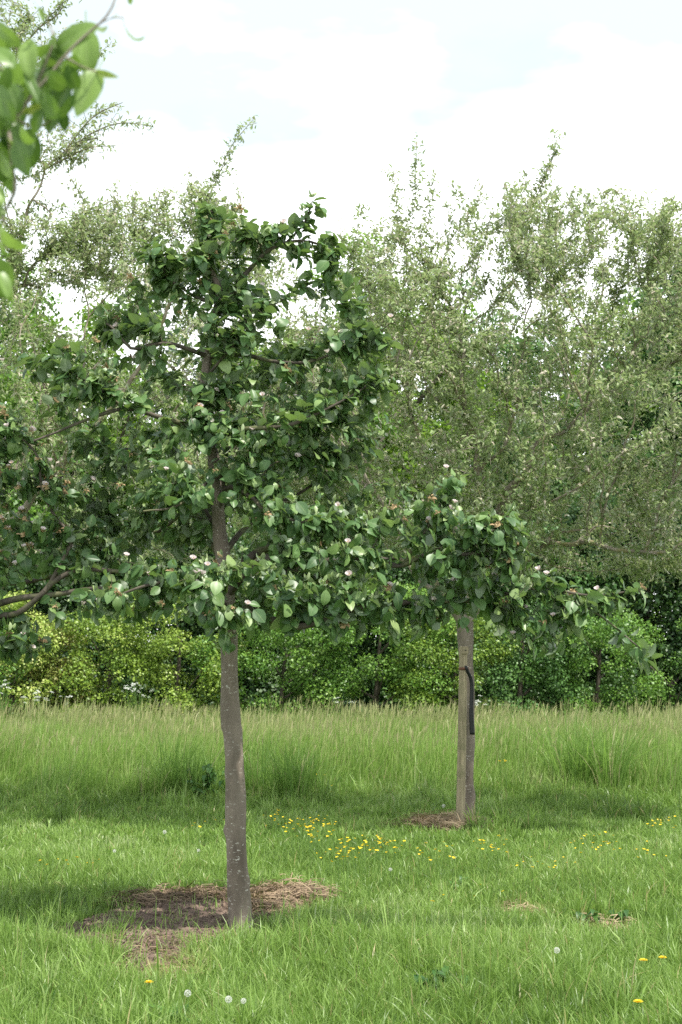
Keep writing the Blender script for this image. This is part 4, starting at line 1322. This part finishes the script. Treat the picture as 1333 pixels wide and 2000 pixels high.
for (u, wpx, top, mk, lab) in THICKET:
    D = 24.8 + rng.uniform(-.3, .3)
    c = at(u, 1300, D); base = np.array([c[0], c[1], 0]); w = wpx * D / F_PX; H_ = at(u, top, D)[2]
    root = empty('thicket_bush', base, lab, 'bush', 'bushes behind the hedge')
    n = int(75 * w * H_ / 3)
    X = rng.uniform(-.6, .6, n) * w; Z = rng.uniform(.1, 1, n) * H_ * (1 - .2 * (X / w * 2) ** 2)
    cs = np.stack([X, rng.uniform(-.6, .6, n), Z], 1)
    a = clump_leaves(cs, rng.uniform(.2, .42, n), 1500, (.05, .085), None, .35, .2, flat=.7)
    link('crown', mesh_np('crown', a[0], a[1], HEDGE_MATS[mk], a[2]), root)
    simple_trunk(root, H_ * .7, .07, .2, branch=4, bh=.2, br=1)
FAR = [ # u, radius px, top v, depth, material, tint, label
    (-160, 330, 450, 34, 'mid', .45, 'broad green tree beyond the hedge at the far left'), (160, 230, 560, 31, 'bright', .4, 'bright green tree beyond the hedge, seen through the left apple crown'),
    (450, 250, 600, 36, 'dark', .6, 'dark green tree beyond the hedge behind the front quince'), (745, 240, 500, 32, 'bright', .6, 'bright yellow-green tree beyond the hedge between the two apple crowns'),
    (970, 230, 575, 38, 'blue', .5, 'bluish green tree beyond the hedge behind the staked apple tree'), (1230, 170, 535, 35, 'bright', .35, 'light green tree beyond the hedge on the right'),
    (1400, 230, 440, 30, 'blue', .4, 'tall dark blue-green tree beyond the hedge at the right edge'), (1640, 260, 480, 36, 'mid', .4, 'green tree beyond the hedge outside the right edge'),
    (620, 180, 760, 29, 'mid', .35, 'lower green tree standing close behind the hedge in the middle'), (1090, 170, 800, 29, 'dark', .7, 'lower dark green tree close behind the hedge on the right'), (20, 190, 760, 29, 'mid', .3, 'lower green tree close behind the hedge on the left'),
]
for (u, rpx, top, D, mk, tn, lab) in FAR:
    c = at(u, 1300, D); base = np.array([c[0], c[1], 0]); R_ = rpx * D / F_PX; H_ = at(u, top, D)[2]
    root = empty('broadleaf_tree', base, lab, 'tree', 'trees beyond the hedge')
    zc = (H_ + 1.0) / 2; rz = (H_ - 1.0) / 2
    n = int(34 * R_ * rz)
    q = unit(rng.normal(0, 1, (n, 3))) * (rng.random((n, 1)) ** .45)
    bump = 1 + .16 * np.sin(q[:, 0:1] * 5 + u) * np.cos(q[:, 2:3] * 6 + u * .7) + .10 * np.sin(q[:, 1:2] * 8 + 3)
    cs = np.array([0, 0, zc]) + q * bump * np.array([R_, R_ * .8, rz])
    rd = rng.uniform(.22, .55, n)
    a = clump_leaves(cs, rd, 700, (.08, .15), None, tn, .16, flat=.55)
    link('crown', mesh_np('crown', a[0], a[1], HEDGE_MATS[mk], a[2]), root)
    simple_trunk(root, H_ * .8, .16, .3, branch=9, bh=.3, br=R_ * .9)

# cow parsley at the hedge foot
def umbel_mesh(k=34):
    a = rng.uniform(0, 6.283, k); r = .042 * np.sqrt(rng.random(k))
    q = np.stack([r * np.cos(a), r * np.sin(a), .012 - r * r * 6], 1)
    b = scatter(SL[0], SL[1], q, rng.normal(0, 1, q.shape) * np.array([1, 1, .2]), np.array([0, 0, 1]) + rng.normal(0, .3, q.shape), rng.uniform(.010, .020, k), np.zeros(k))
    return mesh_np('umbel', b[0], b[1], M['white'])
UMB = umbel_mesh()
def parsley(u, v, D, H_, n_umb, lab, rad=.16):
    c = at(u, v, D)
    root = empty('cow_parsley', (c[0], c[1], 0), lab, 'wildflower', 'white cow parsley along the hedge foot')
    s = Skel(.08)
    s.chain([(0, 0, 0), (0, 0, H_ * .6)], (.005, .004), 0, parent=-1)
    heads = []
    for i in range(n_umb):
        a = rng.uniform(0, 6.283); r = rad * math.sqrt(rng.random())
        p = np.array([r * math.cos(a), r * math.sin(a), H_ * rng.uniform(.85, 1.05)])
        s.chain([(0, 0, H_ * rng.uniform(.3, .6)), p * np.array([.6, .6, .8]), p], (.003, .002), 0)
        heads.append(p)
    t = tubes(s, range(len(s.p)), lambda r_: 4)
    link('stem', mesh_np('stem', t[0], t[1], M['stem']), root)
    for hp in heads:
        o = link('umbel', UMB, root); o.location = hp
        o.rotation_euler = (rng.normal(.2, .2), rng.normal(0, .2), rng.uniform(0, 6.283)); o.scale = (rng.uniform(.55, .95),) * 3
for (u, v, h, n, lab) in [(60, 1350, .86, 7, 'white cow parsley at the hedge foot under the copper shrub'), (82, 1350, .88, 8, 'white cow parsley just right of the leftmost flowering patch'), (125, 1352, .84, 5, 'small white cow parsley between hedge and meadow on the left'),
                          (258, 1338, .98, 12, 'tall white cow parsley left of the front trunk'), (275, 1342, .96, 9, 'white cow parsley nearest the front trunk on its left'), (672, 1353, .85, 6, 'white cow parsley at the hedge foot between the two trunks'),
                          (938, 1368, .80, 12, 'white cow parsley beside the staked trunk at the hedge foot'), (6, 1335, 1.0, 9, 'white cow parsley at the left edge of the hedge')]:
    parsley(u, v, 21.3, h, n, lab)

# ------------------------------------------------------------------ weeds
def leafy_weed(u, v, D, H_, n_st, size, lab, nm='nettle_plant', cat='weed', spread=.12):
    c = at(u, v, D)
    root = empty(nm, (c[0], c[1], 0), lab, cat)
    s = Skel(.03); pos, Y = [], []
    for i in range(n_st):
        a = rng.uniform(0, 6.283); r = spread * rng.random()
        p0 = np.array([r * math.cos(a) * .4, r * math.sin(a) * .4, 0]); h = H_ * rng.uniform(.6, 1)
        p1 = np.array([r * math.cos(a) * 1.5, r * math.sin(a) * 1.5, h])
        if s.p: s.add(p0, -1, .003, 0); j = len(s.p) - 1
        else: j = s.add(p0, -1, .003, 0)
        for t in np.linspace(.1, 1, 9):
            q = p0 * (1 - t) + p1 * t; j = s.add(q, j, .003 * (1.2 - t), 0)
            if t > .2:
                b = t * 14
                for s_ in (0, np.pi):
                    pos.append(q); Y.append((math.cos(b + s_), math.sin(b + s_), rng.uniform(-.5, .1)))
    t = tubes(s, range(len(s.p)), lambda r_: 4)
    link('stem', mesh_np('stem', t[0], t[1], M['stem']), root)
    pos = np.array(pos); Y = np.array(Y)
    tv, tf = leaf_template(.5, Q_ST, (.1, .5, .45, .3, .14, .01), 1, .7, .2, .15)
    b = scatter(tv, tf, pos, Y, np.array([0, 0, 1.]) + rng.normal(0, .2, pos.shape), rng.uniform(size * .6, size, len(pos)), rng.random(len(pos)))
    link('foliage', mesh_np('foliage', b[0], b[1], M['weed'], b[2], smooth=True), root)
leafy_weed(408, 1560, 15.1, .42, 12, .10, 'leafy dark green nettle clump against the tall grass left of the front trunk', spread=.2)
leafy_weed(905, 1735, 9.9, .10, 5, .06, 'small leafy weed in the open lawn on the right', 'leafy_weed')
leafy_weed(1190, 1800, 8.8, .12, 5, .07, 'small leafy weed below the arching grass tuft on the right', 'leafy_weed')
leafy_weed(870, 1915, 7.2, .13, 5, .08, 'leafy weed low in the lawn near the bottom, right of the middle', 'leafy_weed')
def dock(u, v, D, n, size, lab):
    c = at(u, v, D)
    a = np.linspace(0, 6.283, n, endpoint=False) + rng.normal(0, .3, n)
    tv, tf = leaf_template(.34, Q_ST, (.2, .5, .5, .4, .2, .01), 2, .9, .2, .3, 0, .08)
    Y = np.stack([np.cos(a), np.sin(a), rng.uniform(.4, 1.6, n)], 1)
    b = scatter(tv, tf, np.zeros((n, 3)) + [0, 0, .02], Y, np.array([0, 0, 1.]) - Y * .1, rng.uniform(size * .7, size, n), rng.random(n))
    tag(link('dock_plant', mesh_np('dock_plant', b[0], b[1], M['weed'], b[2], smooth=True), loc=(c[0], c[1], 0)), lab, 'weed')
dock(345, 2005, 6.45, 7, .19, 'broad-leaved dock at the bottom left below the white seed head')
dock(90, 1935, 6.9, 9, .12, 'low broad-leaved weed in the bottom left corner')

# ------------------------------------------------------------------ dandelions
def clock(u, v, lab, h=.14, r=.022):
    c = ground(u, v, h)
    root = empty('dandelion_clock', (c[0], c[1], 0), lab, 'dandelion', 'white dandelion seed heads in the lawn')
    s = Skel(.03); s.chain([(0, 0, 0), (.006, 0, h * .5), (0, 0, h)], (.0022, .0018), 0, parent=-1)
    t = tubes(s, range(len(s.p)), lambda r_: 5)
    link('stem', mesh_np('stem', t[0], t[1], M['stem']), root)
    n = 80
    i = np.arange(n) + .5
    ph = np.arccos(1 - 2 * i / n); th = np.pi * (1 + 5 ** .5) * i
    q = np.stack([np.cos(th) * np.sin(ph), np.sin(th) * np.sin(ph), np.cos(ph)], 1)
    tv = np.array([(-.012, 0, 0), (.012, 0, 0), (.012, .8, 0), (-.012, .8, 0), (0, .8, 0), (.17, 1.0, .03), (0, 1.04, .1), (-.17, 1.0, -.03), (0, .8, 0), (.05, 1.0, .17), (0, 1.04, .0), (-.05, 1.0, -.17)])
    tf = np.array([(0, 1, 2, 3), (4, 5, 6, 7), (8, 9, 10, 11)])
    b = scatter(tv, tf, np.zeros((n, 3)) + [0, 0, h], q, rng.normal(0, 1, q.shape), np.full(n, r), np.zeros(n))
    link('seed_head', mesh_np('seed_head', b[0], b[1], M['fluff']), root)
for u, v, lab in [(367, 1940, 'white dandelion clock below the bare soil, brightest of the front pair'), (447, 1952, 'white dandelion clock just right of the brightest front one'), (1088, 1856, 'tall grey-white dandelion clock alone at the lower right'),
                  (322, 1625, 'white dandelion clock left of the front trunk at mid lawn'), (224, 1662, 'faint dandelion clock between the lawn clock and the left edge'), (388, 1661, 'faint dandelion clock close to the left side of the front trunk'),
                  (867, 1574, 'white dandelion clock just left of the staked trunk'), (763, 1698, 'faint dandelion clock below the yellow buttercup patch'), (1230, 1536, 'small dandelion clock at the edge of the tall grass on the right'), (476, 1955, 'small faint half-open dandelion clock beside the front pair')]:
    clock(u, v, lab, h=.16 if v > 1700 else .14, r=.0140 if 'faint' not in lab and 'small' not in lab else .011)
def yellow_flower(nm, cat, c, h, r, n_pet, lab, group, leaves=False):
    """stem and a small open cup of petals, one mesh"""
    s = Skel(.05); s.chain([(0, 0, 0), (rng.normal(0, .01), rng.normal(0, .01), h * .5), (0, 0, h)], (.0012, .001), 0, parent=-1)
    t = tubes(s, range(len(s.p)), lambda r_: 3)
    a = np.linspace(0, 6.283, n_pet, endpoint=False) + rng.random() * 3
    tilt = rng.normal(0, .35, 2)
    Y = np.stack([np.cos(a), np.sin(a), np.full(n_pet, .35) + tilt[0] * np.cos(a) + tilt[1] * np.sin(a)], 1)
    N_ = np.array([tilt[0] * -1, -tilt[1] - .2, 1.0]) - Y * .3
    b = scatter(np.array([(-.1, 0, 0), (.1, 0, 0), (.45, .6, .05), (.22, 1, .15), (-.22, 1, .15), (-.45, .6, .05)]), np.array([(0, 1, 2, 5), (5, 2, 3, 4)]), np.zeros((n_pet, 3)) + [0, 0, h], Y, N_, np.full(n_pet, r), np.zeros(n_pet))
    V_ = np.concatenate([t[0], b[0]]); F_ = np.concatenate([t[1], b[1] + len(t[0])])
    mi = np.concatenate([np.zeros(len(t[1])), np.ones(len(b[1]))])
    return mesh_np(nm, V_, F_, [M['stem'], M['yellow']], mat_idx=mi)
BUT = [yellow_flower('buttercup', '', None, h, .0098, 5, '', '') for h in (.20, .23, .26, .29, .32)]
PATCHES = [
    (605, 1615, 55, 28, 60, 'small yellow buttercup in the patch just right of the front trunk'), (725, 1650, 80, 18, 62, 'small yellow buttercup in the dense patch midway between the two trunks'), (540, 1600, 45, 22, 14, 'small yellow buttercup beside the front trunk on its right'),
    (660, 1672, 50, 12, 16, 'small yellow buttercup in front of the dense patch between the trunks'), (860, 1660, 50, 22, 16, 'small yellow buttercup in front of the straw at the staked trunk'), (960, 1650, 40, 22, 20, 'small yellow buttercup in front and right of the staked trunk'),
    (1160, 1650, 55, 24, 24, 'small yellow buttercup in the loose patch on the right'), (1295, 1605, 36, 14, 18, 'small yellow buttercup beside the dark tuft at the right edge'), (1270, 1665, 50, 22, 8, 'small yellow buttercup near the right edge, in front of the dark tuft'), (150, 1680, 80, 16, 9, 'small yellow buttercup in the lawn on the left'),
    (400, 1605, 40, 14, 7, 'small yellow buttercup just left of the front trunk'), (625, 1530, 40, 22, 6, 'small yellow buttercup at the edge of the tall grass between the trunks'), (990, 1486, 15, 6, 3, 'small yellow buttercup up in the tall grass right of the staked trunk'), (1050, 1690, 110, 24, 14, 'small yellow buttercup scattered in the lawn to the right of the middle'),
    (940, 1745, 130, 26, 6, 'small yellow buttercup sparse in the lawn lower right of the middle'),
]
for (u, v, ru, rv, n, lab) in PATCHES:
    for i in range(n):
        k = rng.integers(0, 5); h = (.20, .23, .26, .29, .32)[k]
        a = rng.uniform(0, 6.283); r = rng.random() ** .7
        sc = rng.uniform(.7, 1.2) if v > 1500 else 1.6
        c = ground(u + ru * r * math.cos(a), v + rv * 1.1 * r * math.sin(a), h * sc)
        o = link('buttercup', BUT[k], loc=(c[0], c[1], 0))
        o.scale = (sc,) * 3; o.rotation_euler = (0, 0, rng.uniform(0, 6.283))
        tag(o, lab, 'buttercup', 'buttercups: ' + lab[len('small yellow buttercup '):])
def dandelion(u, v, h, lab):
    c = ground(u, v, h)
    root = empty('dandelion_flower', (c[0], c[1], 0), lab, 'dandelion', 'yellow dandelion flowers')
    s = Skel(.03); s.chain([(0, 0, 0), (0, 0, h)], (.002, .0018), 0, parent=-1)
    t = tubes(s, range(len(s.p)), lambda r_: 5)
    link('stem', mesh_np('stem', t[0], t[1], M['stem']), root)
    parts = []
    for ring, (n, el, r) in enumerate(((20, .15, .021), (16, .5, .017), (10, 1.2, .012))):
        a = np.linspace(0, 6.283, n, endpoint=False) + ring
        Y = np.stack([np.cos(a), np.sin(a), np.full(n, el)], 1)
        parts.append(scatter(np.array([(-.07, 0, 0), (.07, 0, 0), (.1, 1, 0), (-.1, 1, 0)]), np.array([(0, 1, 2, 3)]), np.zeros((n, 3)) + [0, 0, h], Y, np.array([0, 0, 1.]) - Y * .2, np.full(n, r), np.zeros(n)))
    b = merge(parts)
    link('flower_head', mesh_np('flower_head', b[0], b[1], M['yellow']), root)
dandelion(1247, 1957, .13, 'yellow dandelion in the bottom right corner, the lowest one')
dandelion(1257, 1876, .13, 'yellow dandelion at the lower right, the left one of a pair')
dandelion(1295, 1871, .13, 'yellow dandelion at the lower right, the right one of a pair')
dandelion(291, 1919, .10, 'tiny yellow dandelion at the lower edge of the bare soil')

# ------------------------------------------------------------------ pear branch close to the camera
DP = 1.85
PEAR = [leaf_template(.64, (0, .08, .2, .36, .54, .7, .84, .94, 1), (.02, .26, .42, .5, .48, .38, .24, .1, .005), 3, c, f, .35, tw, wv) for c, f, tw, wv in ((1.3, .34, .3, .06), (2.1, .16, -.4, .07), (.8, .45, .2, .05))]
sk = Skel(.012)
def pp(u, v, d=0): return at(u, v, DP + d)
sk.chain([pp(-160, 330), pp(-60, 290), pp(10, 250), pp(35, 225), pp(60, 190), pp(95, 150), pp(120, 118), pp(150, 85), pp(190, 50), pp(205, 36), pp(222, 8), pp(235, -40)], (.004, .0024, .0011), 0, parent=-1)
for i, (pts, a, b) in enumerate([
    ([(60, 190), (95, 110), (105, 70), (95, 45)], .002, .0009), ([(10, 250), (25, 330), (30, 370), (8, 420), (-4, 470), (-5, 505)], .003, .0012), ([(200, 40), (222, 34), (242, 35)], .0009, .0008), ([(120, 118), (160, 130), (188, 140)], .0015, .001), ([(35, 225), (10, 150), (-10, 100)], .002, .001), ([(35, 225), (70, 250), (100, 235)], .0016, .001)]):
    sk.chain([pp(u, v, rng.uniform(-.02, .02)) for u, v in pts], (a, b), i + 1)
PL = [ # base u,v, tip u,v, width px, tint, curl template, roll
    (-12, 42, 28, 85, 26, .6, 1, -.3), (74, 15, 96, 50, 17, .8, 0, .4), (58, 76, 52, 145, 36, .6, 0, .2), (192, 48, 98, 94, 40, .45, 0, -.3), (168, 56, 168, 142, 54, .55, 0, .1), (178, 42, 206, 76, 26, .75, 1, .6), (192, 136, 150, 218, 50, .6, 2, -.2),
    (186, 140, 224, 149, 13, .9, 0, .9), (240, 32, 254, 106, 30, .6, 1, .4), (122, 112, 100, 208, 48, .6, 1, -.2), (140, 160, 84, 256, 52, .02, 2, .1), (74, 158, 100, 202, 32, .15, 0, 0), (40, 222, 100, 204, 17, 1.0, 0, .8), (-14, 95, 30, 122, 38, .35, 0, -.2), (-12, 150, 18, 122, 20, .4, 0, 0),
    (32, 120, 40, 178, 32, .45, 2, .2), (-12, 185, 18, 224, 22, .95, 1, .3), (0, 256, 54, 290, 50, .1, 2, .2), (58, 250, 56, 330, 58, .0, 2, .2), (10, 266, 50, 322, 32, .65, 1, .5), (-14, 280, 26, 316, 42, .35, 0, 0), (32, 380, 60, 414, 18, .6, 1, .4), (4, 444, 34, 505, 30, .7, 1, .2),
    (-6, 503, 14, 582, 46, .5, 2, -.2), (258, -14, 252, 10, 12, .8, 0, .3), (95, 95, 108, 150, 26, .5, 0, 0), (14, 160, 38, 220, 36, .3, 0, 0), (95, 135, 130, 150, 18, .75, 0, .5), (50, 200, 20, 262, 36, .25, 0, .3), (70, 130, 60, 205, 34, .3, 2, 0), (110, 60, 100, 92, 20, .7, 0, .4), (30, 170, -10, 240, 36, .4, 0, 0),
    (-14, 60, 5, 110, 30, .5, 0, .2), (20, 300, -10, 350, 26, .5, 1, .2), (-4, 400, -12, 440, 20, .5, 0, 0), (0, 470, 10, 515, 22, .55, 1, 0), (-20, 230, 10, 270, 30, .2, 0, 0), (85, 215, 60, 262, 30, .1, 2, 0), (118, 135, 84, 160, 26, .5, 1, .5),
]
for _ in range(60):
    u = rng.uniform(-30, 150); v = rng.uniform(60, 320)
    if v > 320 - max(u - 20, 0) * .9 or (v < 110 and 40 < u < 95): continue
    PL.append((u, v, u + rng.uniform(-45, 35), v + rng.uniform(35, 75), rng.uniform(18, 40), rng.choice([.02, .1, .2, .3, .5, .7]), int(rng.integers(0, 3)), rng.uniform(-1.1, 1.1)))
for _ in range(14):
    u = rng.uniform(-30, 22); v = rng.uniform(300, 560)
    PL.append((u - 12, v, u + rng.uniform(-5, 18), v + rng.uniform(30, 60), rng.uniform(16, 34), rng.choice([.3, .5, .7, .8]), int(rng.integers(0, 2)), rng.uniform(-1, 1)))
parts = []
vd = unit(np.array([[0, -1., .1]]))
for (u0, v0, u1, v1, w, tn, tm, roll) in PL:
    dd = rng.uniform(-.05, .08)
    if tm == 1: roll += 1.0 if u1 > u0 else -1.0
    a, b = pp(u0, v0, dd), pp(u1, v1, dd + rng.uniform(-.03, .03))
    Y = (b - a)[None]; L = np.linalg.norm(b - a) * (1.2, 1.4, 1.12)[tm]
    side = np.cross(unit(Y), vd)
    N_ = vd * math.cos(roll) + side * math.sin(roll) + np.array([[0, 0, .35]])
    wm = w * 1.12 * DP / F_PX / .64
    parts.append(scatter(*PEAR[tm], a[None], Y + np.array([[0, -.1 * L * 0, 0]]), N_, np.array([[wm, L, L * (.5 if tm == 1 else .35)]]), [tn]))
lv = merge(parts)
b0 = sk.p[0].copy()
pear = empty('pear_branch', b0, 'close blurred branch with large glossy green leaves hanging in at the top left corner', 'branch')
t = tubes(sk, range(len(sk.p)), lambda r_: 7)
link('twig', mesh_np('twig', t[0] - b0, t[1], M['apple_bark'], smooth=True), pear)
link('foliage', mesh_np('foliage', lv[0] - b0, lv[1], M['pear_leaf'], lv[2], smooth=True), pear)
print('tips', len(SK1.tips), len(SK2.tips), len(SKR.tips), len(SKL.tips), [len(o.data.polygons) for o in bpy.data.objects if o.name.startswith('crown')][:4])
